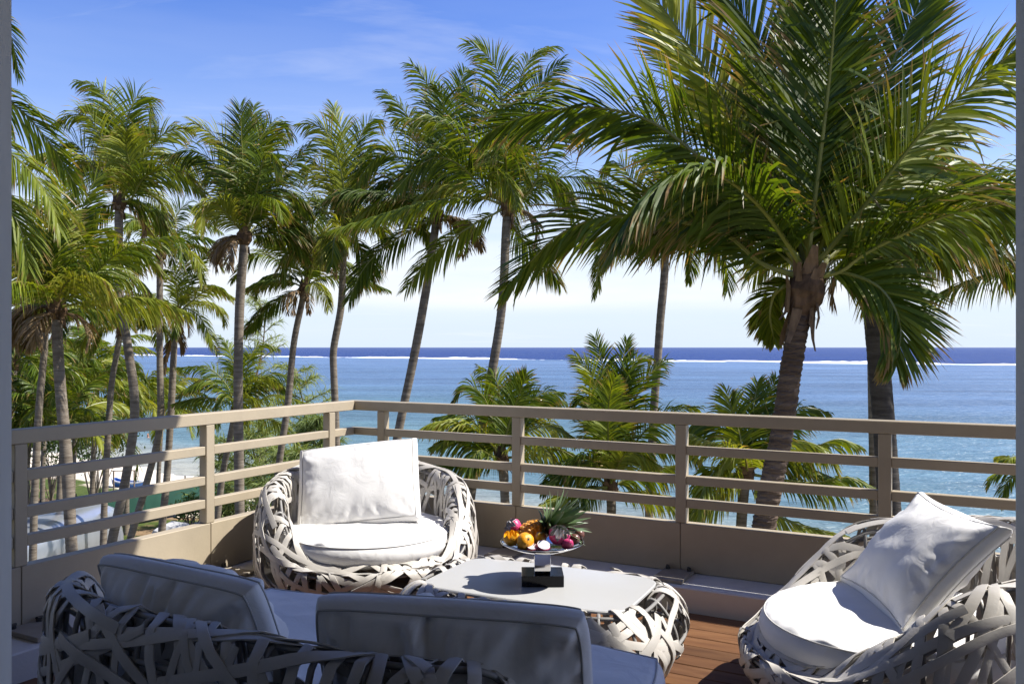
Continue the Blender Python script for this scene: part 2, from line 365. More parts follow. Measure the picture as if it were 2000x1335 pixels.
# reflectance of a rippled sea never climbs to that of a mirror at grazing angles
lw = N(n, 'ShaderNodeFresnel', inp={'IOR': 1.33}); l.new(b2_.outputs[0], lw.inputs['Normal'])
fr_ = N(n, 'ShaderNodeMapRange', inp={1: 0.02, 2: 0.6, 3: 0.02, 4: 0.36}); l.new(lw.outputs[0], fr_.inputs[0])
l.new(fr_.outputs[0], msx.inputs[0]); l.new(b.outputs[0], msx.inputs[1]); l.new(gl.outputs[0], msx.inputs[2]); l.new(msx.outputs[0], o.inputs[0])
simple('foam', (0.80, 0.82, 0.84), (0.70, 0.76, 0.80), rough=0.9, spec=0.1, scale=0.2)
# garden ground
m, n, l, o = new_mat('ground_soil')
b = N(n, 'ShaderNodeBsdfPrincipled', inp={'Roughness': 0.95, 'Specular IOR Level': 0.1})
g, s = shore_nodes(n, l)
na = N(n, 'ShaderNodeTexNoise', inp={'Scale': 0.35, 'Detail': 6.0}); l.new(g.outputs['Position'], na.inputs['Vector'])
nb = N(n, 'ShaderNodeTexNoise', inp={'Scale': 3.0, 'Detail': 8.0, 'Roughness': 0.7}); l.new(g.outputs['Position'], nb.inputs['Vector'])
wb = N(n, 'ShaderNodeMapRange', inp={1: 0.3, 2: 0.7, 3: -2.5, 4: 2.5}); l.new(na.outputs['Fac'], wb.inputs[0])
sw = N(n, 'ShaderNodeMath', operation='ADD'); l.new(s.outputs[0], sw.inputs[0]); l.new(wb.outputs[0], sw.inputs[1])
grass = ramp(n, [(0.3, (0.035, 0.060, 0.014)), (0.7, (0.10, 0.125, 0.03))]); l.new(nb.outputs['Fac'], grass.inputs[0])
soil = ramp(n, [(0.3, (0.16, 0.10, 0.055)), (0.7, (0.30, 0.21, 0.12))]); l.new(nb.outputs['Fac'], soil.inputs[0])
sand = ramp(n, [(0.3, (0.60, 0.52, 0.40)), (0.7, (0.74, 0.66, 0.53))]); l.new(nb.outputs['Fac'], sand.inputs[0])
q1 = N(n, 'ShaderNodeMix', data_type='RGBA'); f1 = N(n, 'ShaderNodeMapRange', inp={1: 0.48, 2: 0.56, 3: 0, 4: 1}); l.new(na.outputs['Fac'], f1.inputs[0])
l.new(f1.outputs[0], q1.inputs['Factor']); l.new(grass.outputs[0], q1.inputs[6]); l.new(soil.outputs[0], q1.inputs[7])
q2 = N(n, 'ShaderNodeMix', data_type='RGBA'); f2 = N(n, 'ShaderNodeMapRange', inp={1: -10.5, 2: -9.0, 3: 0, 4: 1}); l.new(sw.outputs[0], f2.inputs[0])
l.new(f2.outputs[0], q2.inputs['Factor']); l.new(q1.outputs[2], q2.inputs[6]); l.new(sand.outputs[0], q2.inputs[7])
l.new(q2.outputs[2], b.inputs['Base Color'])
bp = N(n, 'ShaderNodeBump', inp={'Strength': 0.6, 'Distance': 0.08}); l.new(nb.outputs['Fac'], bp.inputs['Height']); l.new(bp.outputs[0], b.inputs['Normal'])
l.new(b.outputs[0], o.inputs[0])

# ------------------------------------------------------------------ sea, ground, surf
def grid(name, xs, ys, zf, mat):
    X, Y = np.meshgrid(xs, ys); Z = zf(X, Y)
    V = np.stack([X, Y, Z], -1).reshape(-1, 3); nx, ny = len(xs), len(ys)
    i = (np.arange(ny - 1)[:, None] * nx + np.arange(nx - 1)[None, :]).reshape(-1)
    me = mesh_fast(name, V, np.stack([i, i + 1, i + nx + 1, i + nx], 1))
    return mk(name, me, mat, smooth=True)
def nonuni(a): return np.sort(np.unique(np.concatenate([-np.asarray(a), [0], np.asarray(a)])))
ax = nonuni([60, 150, 400, 1000, 3000, 8000, 20000, 60000])
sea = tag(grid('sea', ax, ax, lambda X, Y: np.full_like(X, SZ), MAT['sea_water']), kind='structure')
def ground_z(X, Y):
    s = (Y - SHY0 + SHK * X) / math.sqrt(1 + SHK * SHK)
    z = np.where(s < -10, GZ, np.where(s < 3, GZ - (s + 10) / 10.0 * (GZ - SZ), SZ - 0.33 - (s - 3) * 0.05))
    wobz = 0.10 * np.sin(X * 0.7) * np.cos(Y * 0.53) + 0.06 * np.sin(X * 1.9 + Y * 1.3)
    return np.maximum(z, -30) + wobz
gx = np.unique(np.concatenate([np.linspace(-90, 90, 121), [-400, -250, -150, 150, 250, 400]]))
gy = np.unique(np.concatenate([np.linspace(-40, 130, 115), [-300, -150, 200, 300]]))
tag(grid('ground', gx, gy, ground_z, MAT['ground_soil']), kind='structure')

kk = 1 / math.sqrt(1 + SHK * SHK)
def surf_line(name, s0, t0, t1, width, height, seed, gap=0.0, nt=260):
    ts = np.linspace(t0, t1, nt); V = []
    r2 = np.random.RandomState(seed)
    for i, t_ in enumerate(ts):
        a = mn.noise(Vector((t_ * 0.013, seed * 3.1, 0))); b_ = mn.noise(Vector((t_ * 0.05, seed * 1.7, 5)))
        amp = max(0.0, 0.55 + 1.0 * a + 0.5 * b_ + 0.25 * mn.noise(Vector((t_ * 0.17, seed, 2))) - gap)
        ctr = s0 + 9 * mn.noise(Vector((t_ * 0.004, seed, 9))) + 2.0 * b_
        for q, hq in ((-1.0, -0.15), (-0.6, 0.12), (-0.15, 0.30), (0.1, 1.0), (0.35, 0.85), (0.6, 0.2), (1.0, -0.2)):
            ss = ctr + q * width * (0.12 + 0.88 * min(amp, 1.3)) * (0.8 + 0.4 * r2.rand())
            h = hq * height * amp * (0.85 + 0.3 * r2.rand()) + (-0.25 if amp < 0.06 else 0.02)
            x = SHK * kk * ss + kk * t_; y = kk * ss - SHK * kk * t_ + SHY0
            x -= 0
            V.append((x, y, SZ + h))
    V = np.array(V); m7 = 7
    i = (np.arange(nt - 1)[:, None] * m7 + np.arange(m7 - 1)[None, :]).reshape(-1)
    me = mesh_fast(name, V, np.stack([i, i + m7, i + m7 + 1, i + 1], 1))
    return tag(mk(name, me, MAT['foam'], smooth=True), kind='stuff')
surf_line('surf', 480, -1500, 700, 19, 1.4, 1, gap=0.03, nt=1100)
surf_line('surf', 466, -1500, 700, 6, 0.2, 2, gap=0.30, nt=900)
surf_line('surf', 441, -1100, 600, 5, 0.12, 3, gap=0.62, nt=420)
surf_line('surf', 498, -1400, 600, 6, 1.0, 4, gap=0.5, nt=900)

# ------------------------------------------------------------------ terrace: deck, kerb, railing, building
RZ = R(-28.5)
RAILY = 4.722        # terrace-frame line of the sea-side railing
cx_, cy_ = -1.11, 5.98
CL = Vector((CA * cx_ + SA * cy_, -SA * cx_ + CA * cy_))   # corner in the terrace frame (lx, ly)
LX0, LY0 = CL.x, CL.y
bld = empty('hotel_building', W(0, -2, 0))
tag(bld, 'pale hotel building whose white door jambs frame the view from inside', 'building')
def bpart(name, lx0, lx1, ly0, ly1, z0, z1, mat, parent=bld, bevel=0.0):
    c = W((lx0 + lx1) / 2, (ly0 + ly1) / 2, (z0 + z1) / 2)
    o = box(name, c, (lx1 - lx0, ly1 - ly0, z1 - z0), mat, None, RZ, bevel)
    if parent is not None:
        o.parent = parent; o.location = c - parent.location
    return o
FA = 0.836
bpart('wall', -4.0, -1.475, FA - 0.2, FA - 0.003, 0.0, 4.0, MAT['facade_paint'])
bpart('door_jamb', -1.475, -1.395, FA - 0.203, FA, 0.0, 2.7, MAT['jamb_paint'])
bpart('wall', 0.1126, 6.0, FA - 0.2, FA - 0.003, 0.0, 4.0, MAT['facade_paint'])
bpart('door_jamb', 0.0326, 0.1126, FA - 0.203, FA, 0.0, 2.7, MAT['jamb_paint'])
bpart('lintel', -1.475, 0.1126, FA - 0.2, FA - 0.003, 2.7, 4.0, MAT['facade_paint'])
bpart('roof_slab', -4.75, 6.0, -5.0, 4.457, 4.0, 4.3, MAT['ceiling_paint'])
bpart('room_back_wall', -4.0, 6.0, -4.2, -4.0, 0.0, 4.0, MAT['room_paint'])
bpart('room_side_wall', -4.2, -4.0, -4.2, FA, 0.0, 4.0, MAT['room_paint'])
bpart('room_side_wall', 6.0, 6.2, -4.2, FA, 0.0, 4.0, MAT['room_paint'])
bpart('room_floor', -4.0, 6.0, -4.0, FA - 0.2, -0.10, -0.004, MAT['room_paint'])
bpart('terrace_slab', LX0 - 0.12, 6.0, FA - 0.2, LY0 + 0.12, -0.42, -0.05, MAT['plaster'])
bpart('lower_wall', LX0 - 0.05, 6.0, -4.0, LY0 + 0.05, GZ - 0.5, -0.425, MAT['plaster'])

# deck of separate planks on dark joists
deck = bpart('terrace_deck', LX0 + 0.30, 5.2, FA + 0.003, LY0 - 0.31, -0.048, -0.034, MAT['dark_gap'], None)
tag(deck, kind='structure')
pitch, pw = 0.122, 0.116
npl = int((LY0 - 0.31 - FA) / pitch)
pm = None
for i in range(npl):
    ly = LY0 - 0.312 - pitch * (i + 0.5)
    if pm is None:
        bm = bmesh.new(); box_bm(bm, 5.2 - LX0 - 0.32, pw, 0.03, bevel=0.003); pm = bm_mesh('plank', bm); pm.materials.append(MAT['deck_wood'])
    o = bpy.data.objects.new('plank', pm); COL.objects.link(o); o.parent = deck
    # deck object is rotated: child coordinates are in the terrace frame
    c = Vector(((LX0 + 0.3 + 5.2) / 2, (FA + 0.003 + LY0 - 0.31) / 2))
    o.location = (0.004 * ((i * 37) % 5 - 2), ly - c.y, 0.041 - 0.015 + 0.0006 * ((i * 7) % 3))
kerb = empty('terrace_kerb', W(LX0, LY0, 0)); tag(kerb, kind='structure')
def kpart(name, lx0, lx1, ly0, ly1, z0, z1, mat, bevel=0.006):
    o = bpart(name, lx0, lx1, ly0, ly1, z0, z1, mat, kerb, bevel); return o
kpart('kerb_front', LX0 - 0.1, 5.2, LY0 - 0.30, LY0 + 0.10, -0.045, 0.125, MAT['plaster'])
kpart('kerb_side', LX0 - 0.1, LX0 + 0.295, FA + 0.003, LY0 - 0.302, -0.045, 0.123, MAT['plaster'])

rail = empty('balcony_railing', W(LX0, LY0, 0.12))
tag(rail, 'beige painted metal balcony railing with three mid rails around the terrace corner', 'railing')
def rpart(name, lx0, lx1, ly0, ly1, z0, z1, bevel=0.004, mat=None):
    return bpart(name, lx0, lx1, ly0, ly1, z0, z1, mat or MAT['rail_paint'], rail, bevel)
zt0, zt1 = 0.968, 1.034
RA, RB = LX0, LY0                      # inner faces lie on these lines
# sea side run
rpart('top_rail', RA - 0.075, 5.2, RB, RB + 0.075, zt0, zt1)
rpart('top_rail', RA - 0.0751, RA, FA + 0.01, RB - 0.001, zt0, zt1)
posts_r = [0.225, 1.29, 2.36, 3.435, 4.505, 5.58]
posts_l = [0.233, 1.285, 2.385, 3.45]
def plates(lx, ly, horizontal):
    a = 0.085; bl = 0.062
    if horizontal: q = rpart('base_plate', lx - a, lx + a, ly - 0.255, ly - 0.012, 0.1255, 0.145, 0.003, MAT['bracket'])
    else: q = rpart('base_plate', lx + 0.012, lx + 0.255, ly - a, ly + a, 0.1235, 0.145, 0.003, MAT['bracket'])
    for s_ in (-1, 1):
        bm = bmesh.new()
        bmesh.ops.create_cone(bm, cap_ends=True, segments=6, radius1=0.015, radius2=0.014, depth=0.012, matrix=Matrix.Translation((0, 0, -0.007)))
        bmesh.ops.create_cone(bm, cap_ends=True, segments=8, radius1=0.007, radius2=0.007, depth=0.045, matrix=Matrix.Translation((0, 0, 0.004)) @ Matrix.Rotation(R(80), 4, 'X'))
        b_ = mk('bolt', bm_mesh('bolt', bm), MAT['black_steel'], rail)
        p_ = W(lx + s_ * bl, ly - 0.035, 0.158) if horizontal else W(lx + 0.035, ly + s_ * bl, 0.158)
        b_.location = p_ - rail.location
PB = 0.405   # panel top
prev = None
for t_ in posts_r:
    lx = RA + t_
    rpart('post', lx - 0.031, lx + 0.031, RB + 0.002, RB + 0.062, PB + 0.001, zt0 - 0.001)
    plates(lx, RB, True)
    a0 = RA - 0.056 if prev is None else prev + 0.0315
    for z0, z1 in ((0.795, 0.845), (0.625, 0.675), (0.493, 0.543)):
        rpart('mid_rail', a0, lx - 0.0315, RB + 0.008, RB + 0.056, z0, z1, 0.003)
    prev = lx
prev = None
for t_ in posts_l:
    ly = RB - t_
    rpart('post', RA - 0.062, RA - 0.002, ly - 0.031, ly + 0.031, PB + 0.001, zt0 - 0.001)
    plates(RA, ly, False)
    a1 = RB + 0.0075 if prev is None else prev - 0.0315
    for z0, z1 in ((0.795, 0.845), (0.625, 0.675), (0.493, 0.543)):
        rpart('mid_rail', RA - 0.056, RA - 0.008, ly + 0.0315, a1, z0 + 0.0003, z1 + 0.0003, 0.003)
    prev = ly
# solid lower panels, one per bay, joints at the posts
ed = [-0.072] + posts_r[1:]
for i in range(len(ed) - 1):
    rpart('panel', RA + ed[i] + 0.0015, RA + ed[i + 1] - 0.0015, RB, RB + 0.07, 0.127, PB, 0.003)
ed = [0.002] + posts_l[1:]
for i in range(len(ed) - 1):
    rpart('panel', RA - 0.07, RA, RB - ed[i + 1] + 0.0015, RB - ed[i] - 0.0015, 0.127, PB, 0.003)

# ------------------------------------------------------------------ palms
def frond_mesh(ctrl, npair, Lmax, width, droop, wcam, rs, twist=0.0, nseg=3, rr=0.03, petiole=0.12, mats=None, gaps=0.04):
    """one pinnate leaf: rachis tube + separate leaflets"""
    nr = 30
    pts, L = catmull(ctrl, nr)
    T = np.gradient(pts, axis=0); T /= np.linalg.norm(T, axis=1)[:, None]
    h = pts[-1] - pts[0]; h[2] = 0
    if np.linalg.norm(h) < 0.15 * L:
        a = rs.rand() * 6.28; h = np.array([math.cos(a), math.sin(a), 0])
    Sg = np.cross(h / np.linalg.norm(h), [0, 0, 1.0])
    view = pts - np.array([0, 0, HC]); view /= np.linalg.norm(view, axis=1)[:, None]
    Sc = np.cross(T, view); Sc /= np.linalg.norm(Sc, axis=1)[:, None] + 1e-9
    sgn = np.sign((Sc @ Sg).mean()) or 1.0
    S = (1 - wcam) * Sg[None, :] + wcam * sgn * Sc
    S -= (S * T).sum(1)[:, None] * T; S /= np.linalg.norm(S, axis=1)[:, None] + 1e-9
    Nn = np.cross(S, T)
    if Nn[:, 2].mean() < 0: Nn = -Nn
    tw = twist * np.linspace(0, 1, nr)[:, None]
    S2 = np.cos(tw) * S + np.sin(tw) * Nn; Nn = -np.sin(tw) * S + np.cos(tw) * Nn; S = S2
    u0 = np.linspace(0, 1, nr)
    rad = rr * (1 - u0) ** 0.8 * 0.9 + 0.004
    rad[:3] *= np.array([1.9, 1.45, 1.15])
    TV, TQ = tube_np(pts, rad, 5)
    # leaflets
    u = np.linspace(petiole, 0.995, npair)
    u = np.repeat(u, 2) + rs.randn(npair * 2) * 0.3 * (0.8 / npair)
    u = np.clip(u, petiole, 0.998)
    side = np.tile([1.0, -1.0], npair)
    keep = rs.rand(len(u)) > gaps
    u, side = u[keep], side[keep]; n = len(u)
    def interp(A): return np.stack([np.interp(u, u0, A[:, k]) for k in range(3)], 1)
    p0, t0, s0, n0 = interp(pts), interp(T), interp(S), interp(Nn)
    x = (u - petiole) / (1 - petiole)
    prof = np.clip(0.5 + 1.8 * x, 0, 1) * np.clip(1.0 - 0.64 * np.clip((x - 0.45) / 0.55, 0, 1) ** 1.6, 0.15, 1)
    ln = Lmax * prof * (0.86 + 0.26 * rs.rand(n))
    ang = np.radians(52 - 29 * x ** 1.2 + rs.randn(n) * 2.8)
    di = np.radians(16 + rs.randn(n) * 9)
    d0 = np.cos(ang)[:, None] * t0 + np.sin(ang)[:, None] * (np.cos(di)[:, None] * side[:, None] * s0 + np.sin(di)[:, None] * n0)
    g = droop * (0.75 + 0.5 * rs.rand(n)) * (0.5 + 0.8 * ln / Lmax) * (0.42 + 0.9 * (1 - np.abs(t0[:, 2])))
    # some leaflets snap and hang
    snap = rs.rand(n) < 0.035
    g = np.where(snap, g + 0.8, g)
    wv = width * (0.75 + 0.4 * rs.rand(n)) * (0.6 + 0.4 * ln / Lmax)
    ts = np.linspace(0, 1, nseg + 1)
    wp = np.interp(ts, [0, 0.12, 0.45, 0.8, 1.0], [0.45, 0.85, 1.0, 0.62, 0.0])
    pos = [p0]; dirs = [d0]; cur = d0; p = p0
    down = np.array([0, 0, -1.0])
    for k in range(nseg):
        nd = cur + (g * (0.55 + 0.9 * ts[k + 1]) * (3.0 / nseg) * 0.62)[:, None] * down
        nd /= np.linalg.norm(nd, axis=1)[:, None]
        p = p + nd * (ln / nseg)[:, None]; pos.append(p); dirs.append(nd); cur = nd
    tl = rs.randn(n) * 0.35 + 0.6
    Vs, tip = [], []
    for k in range(nseg + 1):
        d = dirs[k]; wvec = t0 - (t0 * d).sum(1)[:, None] * d
        wvec /= np.linalg.norm(wvec, axis=1)[:, None] + 1e-9
        b_ = np.cross(d, wvec)
        wvec = np.cos(tl)[:, None] * wvec + (np.sin(tl) * side)[:, None] * b_
        if k < nseg:
            Vs += [pos[k] - wvec * (wv * wp[k] * 0.5)[:, None], pos[k] + wvec * (wv * wp[k] * 0.5)[:, None]]
            tip += [np.full(n, ts[k])] * 2
        else:
            Vs.append(pos[k]); tip.append(np.full(n, 1.0))
    nv = 2 * nseg + 1
    LV = np.stack(Vs, 1).reshape(-1, 3); LT = np.stack(tip, 1).reshape(-1)
    base = (np.arange(n) * nv)[:, None]
    Q = np.concatenate([base + np.array([[2 * k, 2 * k + 1, 2 * k + 3, 2 * k + 2]]) for k in range(nseg - 1)], 0) if nseg > 1 else np.zeros((0, 4), int)
    Tr = base + np.array([[2 * nseg - 2, 2 * nseg - 1, 2 * nseg]])
    off = len(TV)
    V = np.vstack([TV, LV]); tipa = np.concatenate([np.zeros(off), LT])
    F4 = np.vstack([TQ, Q + off]); F3 = Tr + off
    return mesh_fast('frond', V, F4, F3, mat4=np.concatenate([np.ones(len(TQ)), np.zeros(len(Q))]), mat3=np.zeros(len(F3)), tip=tipa)

def trunk_mesh(pts, r0, r1, rs, rough=0.018, ring=0.11, n=12, flare=1.6):
    L = sum((pts[i + 1] - pts[i]).length for i in range(len(pts) - 1))
    per = 4
    m_ = max(40, int(L / ring) * per)
    C, L = catmull([tuple(p) for p in pts], m_)
    u = np.linspace(0, 1, m_)
    rad = r0 + (r1 - r0) * u
    rad = rad * (1 + (flare - 1) * np.exp(-u * L / 0.6))
    ph = np.cumsum(1.0 / per * (1 + 0.35 * rs.randn(m_)))
    an_ = np.arange(n) / n * 2 * np.pi
    saw = (ph[:, None] + 0.30 * np.sin(an_[None, :] + 0.7 * ph[:, None]) + 0.12 * np.sin(3 * an_[None, :] + 1.9 * ph[:, None])) % 1.0
    rad = rad * (1 + 0.025 * np.sin(u * L * 1.7 + rs.rand() * 6))
    V, Q = tube_np(C, rad, n)
    jit = (1 - rough * 1.6 + rough * 3.2 * saw) * (1 + rs.randn(m_, n) * rough * 0.8)
    V = V.reshape(m_, n, 3); V = C[:, None, :] + (V - C[:, None, :]) * jit[:, :, None]
    return mesh_fast('trunk', V.reshape(-1, 3), Q)

def crown_mesh(base, axis, r, hgt, rs, big=False):
    """fibrous heart of the palm: lumpy shaft with torn leaf bases around it"""
    bm = bmesh.new()
    zax = axis.normalized(); xax = zax.orthogonal().normalized(); yax = zax.cross(xax)
    M = Matrix((xax, yax, zax)).transposed()
    nr, na = 9, 12
    rings = []
    for i in range(nr):
        v = i / (nr - 1); rr_ = r * (1.0 + 0.55 * math.sin(math.pi * min(1, v * 1.25)) - 0.75 * max(0, v - 0.6) / 0.4)
        ring = []
        for j in range(na):
            a = 2 * math.pi * j / na
            q = rr_ * (1 + 0.22 * (rs.rand() - 0.5))
            ring.append(bm.verts.new(base + M @ Vector((q * math.cos(a), q * math.sin(a), (v - 0.35) * hgt))))
        rings.append(ring)
    for i in range(nr - 1):
        for j in range(na):
            bm.faces.new((rings[i][j], rings[i][(j + 1) % na], rings[i + 1][(j + 1) % na], rings[i + 1][j]))
    bm.faces.new(rings[-1])
    nfl = 26 if big else 10
    for k in range(nfl):
        a = k * 2.399 + rs.rand() * 0.4
        z0 = -0.40 * hgt + (k / nfl) * 0.75 * hgt
        wd = r * (0.5 + 0.4 * rs.rand()); ln = hgt * (0.30 + 0.3 * rs.rand())
        out = r * (1.12 + 0.3 * rs.rand()); flip = -1 if (rs.rand() < 0.35) else 1
        rows = []
        for i in range(4):
            v = i / 3.0
            zz = z0 + flip * ln * v; ro = out + r * (0.25 * v + 0.55 * v * v * rs.rand())
            wv_ = wd * (1 - 0.6 * v * v) * (0.8 + 0.4 * rs.rand())
            row = []
            for s_ in (-1, 0, 1):
                aa = a + s_ * wv_ / max(ro, 1e-3) * 0.8
                row.append(bm.verts.new(base + M @ Vector((ro * math.cos(aa), ro * math.sin(aa), zz))))
            rows.append(row)
        for i in range(3):
            for s_ in range(2):
                f = bm.faces.new((rows[i][s_], rows[i][s_ + 1], rows[i + 1][s_ + 1], rows[i + 1][s_])); f.material_index = 1
    # torn fibre threads
    for k in range(60 if big else 14):
        a = rs.rand() * 6.283; z0 = (rs.rand() - 0.45) * hgt; ro = r * 1.35
        p = base + M @ Vector((ro * math.cos(a), ro * math.sin(a), z0))
        d = (M @ Vector((math.cos(a), math.sin(a), rs.randn() * 0.6))) * r * (0.4 + 0.6 * rs.rand())
        q = Vector((-d.y, d.x, 0)).normalized() * 0.006
        v = [bm.verts.new(p - q), bm.verts.new(p + q), bm.verts.new(p + d + Vector((0, 0, -0.3 * r)))]
        bm.faces.new(v)
    return bm_mesh('crown', bm)

def palm(label, crown_px, d, trunk_px, fronds, nrand=6, tr=0.14, ll=0.84, npair=90, seed=1, rlen=2.6, droop=0.62, big=False,
         lean=(0, 0), group='coconut palms along the shore', yellow=(), dead=0, width=0.040, nseg=3, elev=(0.1, 1.25), azlim=None, wdef=0.42, bark='palm_bark'):
    rs = np.random.RandomState(seed)
    if not big and bark == 'palm_bark': tr = tr * 0.80
    base = P(crown_px[0], crown_px[1], d)
    tp = [P(x, y, d + (dd[0] if dd else 0)) for x, y, *dd in trunk_px]
    # continue down to the ground along the last direction, straightening up
    pts = [base] + tp
    last, dirn = pts[-1], (pts[-1] - pts[-2]).normalized()
    steps = 4; hh = last.z - (GZ - 0.3)
    if hh > 0.2:
        for k in range(steps):
            dirn = (dirn * 0.65 + Vector((0, 0, -1)) * 0.35).normalized()
            f = (last.z - (GZ - 0.3)) / (steps - k)
            last = last + dirn * (f / max(0.3, -dirn.z)); pts.append(last)
    pts = pts[::-1]
    root = empty('palm_tree', (pts[0].x, pts[0].y, GZ)); off = root.location.copy()
    tag(root, label, 'palm tree', group)
    sh = [p - off for p in pts]
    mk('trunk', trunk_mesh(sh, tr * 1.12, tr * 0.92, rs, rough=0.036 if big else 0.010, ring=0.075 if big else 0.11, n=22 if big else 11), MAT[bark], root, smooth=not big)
    axis = (sh[-1] - sh[-2]).normalized()
    ch = 0.72 if big else 0.5
    cro = mk('crown', crown_mesh(sh[-1] + axis * (-0.16 if big else 0.05), axis, tr * (1.0 if big else 1.02), ch, rs, big), [MAT['fibre'], MAT['boot']], root)
    b0 = base + axis * (0.02 if big else 0.22 * ch)
    lv, rc = MAT['leaflet'], MAT['rachis']
    def add(ctrl, mat, dr, wc, twist=0.0, scale=1.0, np_=None):
        c = np.array([tuple(Vector(p) - off) for p in ctrl])
        # frond_mesh works relative to the camera for its roll: give it world points then shift
        me = frond_mesh(np.array([tuple(p) for p in ctrl]), np_ or npair, ll * scale, width, dr, wc, rs, twist, nseg, rr=0.026 if not big else 0.034)
        co = np.empty(len(me.vertices) * 3, np.float32); me.vertices.foreach_get('co', co)
        co = co.reshape(-1, 3) - np.array(tuple(off), np.float32); me.vertices.foreach_set('co', co.ravel()); me.update()
        mk('frond', me, [mat, rc if mat is not MAT['leaflet_dead'] else MAT['boot']], cro)
    for i, fr in enumerate(fronds):
        dz, wc, fp = fr[0], fr[1], fr[2]
        opt = fr[3] if len(fr) > 3 else {}
        k = len(fp)
        a = rs.rand() * 6.28
        ctrl = [b0 + Vector((math.cos(a), math.sin(a), 0)) * tr * 0.4]
        for j, (x, y) in enumerate(fp):
            f = (j + 1) / k
            ctrl.append(P(x, y, d + dz * f ** 0.8))
        kind = opt.get('m', 'y' if i in yellow else 'g')
        mat = {'g': lv, 'y': MAT['leaflet_yellow_lit'], 'd': MAT['leaflet_dead']}[kind]
        add(ctrl, mat, opt.get('dr', droop * (0.8 + 0.5 * rs.rand())), wdef if wc is None else wc, opt.get('tw', rs.randn() * 0.25), opt.get('sc', 1.0))
    for i in range(nrand):
        a = (i + rs.rand() * 0.7) / max(1, nrand) * 2 * math.pi + seed
        if azlim: a = R(azlim[0]) + (i + rs.rand() * 0.8) / nrand * R(azlim[1] - azlim[0])
        e0 = elev[0] + (elev[1] - elev[0]) * ((i * 0.618 + rs.rand() * 0.3) % 1.0)
        Lf = rlen * (0.8 + 0.35 * rs.rand()); p = Vector(b0); ctrl = [p.copy()]; e_ = e0
        bend = 0.25 + 0.28 * rs.rand()
        for k in range(5):
            p = p + Vector((math.cos(a) * math.cos(e_), math.sin(a) * math.cos(e_), math.sin(e_))) * (Lf / 5)
            e_ -= bend * (0.6 + 0.25 * k); ctrl.append(p.copy())
        r_ = rs.rand()
        add(ctrl, lv if r_ < 0.65 else MAT['leaflet_yellow_lit'], droop * (0.8 + 0.5 * rs.rand()), 0.1 + 0.3 * rs.rand(), rs.randn() * 0.3)
    for i in range(dead):
        a = rs.rand() * 6.28; p = Vector(b0) - axis * 0.15; ctrl = [p.copy()]; e_ = 0.1; Lf = rlen * 0.45
        for k in range(4):
            p = p + Vector((math.cos(a) * math.cos(e_), math.sin(a) * math.cos(e_), math.sin(e_))) * (Lf / 4)
            e_ -= 0.62; ctrl.append(p.copy())
        add(ctrl, MAT['leaflet_dead'], 0.6, 0.1, 0.3, scale=0.6, np_=26)
    return root

# --- the big palm right behind the railing
palm('largest palm, close behind the railing on the right, with shaggy brown crown base', (1578, 548), 10.0,
     [(1562, 620), (1545, 720), (1526, 850), (1495, 1010)],
     [(-1.4, 0.22, [(1494, 414), (1410, 345), (1340, 336), (1263, 388), (1207, 480)], {'dr': 0.62, 'tw': 0.0}),
      (0.4, 0.55, [(1440, 370), (1357, 299), (1279, 241), (1200, 215), (1110, 211), (1000, 235), (945, 265)], {'dr': 0.22}),
      (0.6, 0.55, [(1488, 514), (1400, 450), (1216, 422), (1096, 456), (990, 560)], {'dr': 0.22}),
      (0.5, 0.55, [(1550, 360), (1525, 225), (1494, 115), (1450, 30), (1370, -50)], {'dr': 0.18}),
      (0.9, 0.55, [(1500, 400), (1410, 190), (1345, 90), (1290, 10), (1235, -45)], {'dr': 0.22, 'm': 'y'}),
      (-0.8, 0.55, [(1590, 404), (1614, 210), (1627, 79), (1632, -30), (1628, -120)], {'dr': 0.22}),
      (-0.5, 0.55, [(1560, 300), (1585, 120), (1590, -10), (1560, -90)], {'dr': 0.4}),
      (1.0, 0.55, [(1640, 390), (1690, 260), (1745, 120), (1800, 0), (1835, -70)], {'dr': 0.18}),
      (-1.1, 0.60, [(1690, 400), (1803, 257), (1881, 183), (1976, 105), (2040, 60)], {'dr': 0.45}),
      (-0.7, 0.45, [(1640, 530), (1690, 494), (1800, 440), (1885, 411), (1986, 396), (2060, 410)], {'dr': 0.5}),
      (-0.5, 0.60, [(1640, 533), (1708, 556), (1746, 600), (1759, 650), (1750, 712)], {'dr': 0.3, 'sc': 0.75}),
      (0.6, 0.5, [(1530, 560), (1510, 580), (1504, 620), (1512, 665)], {'dr': 0.3, 'sc': 0.4}),
      (1.4, 0.6, [(1540, 420), (1500, 300), (1440, 210), (1370, 190)], {'dr': 0.25}),
      (1.8, 0.6, [(1620, 420), (1680, 300), (1760, 250), (1840, 270)], {'dr': 0.3}),
      (1.6, 0.55, [(1590, 380), (1600, 220), (1590, 60), (1540, -30)], {'dr': 0.2}),
      (0.8, 0.5, [(1680, 450), (1780, 350), (1870, 330), (1950, 380)], {'dr': 0.4}),
      (1.2, 0.5, [(1640, 500), (1720, 440), (1800, 450), (1860, 520)], {'dr': 0.4}),
      (0.9, 0.6, [(1500, 470), (1430, 400), (1340, 400), (1270, 450)], {'dr': 0.35})],
     nrand=3, tr=0.135, ll=1.10, npair=130, seed=11, rlen=2.8, big=True, width=0.048, nseg=4, elev=(0.5, 1.3), azlim=(20, 160), dead=0, bark='palm_bark_brown')
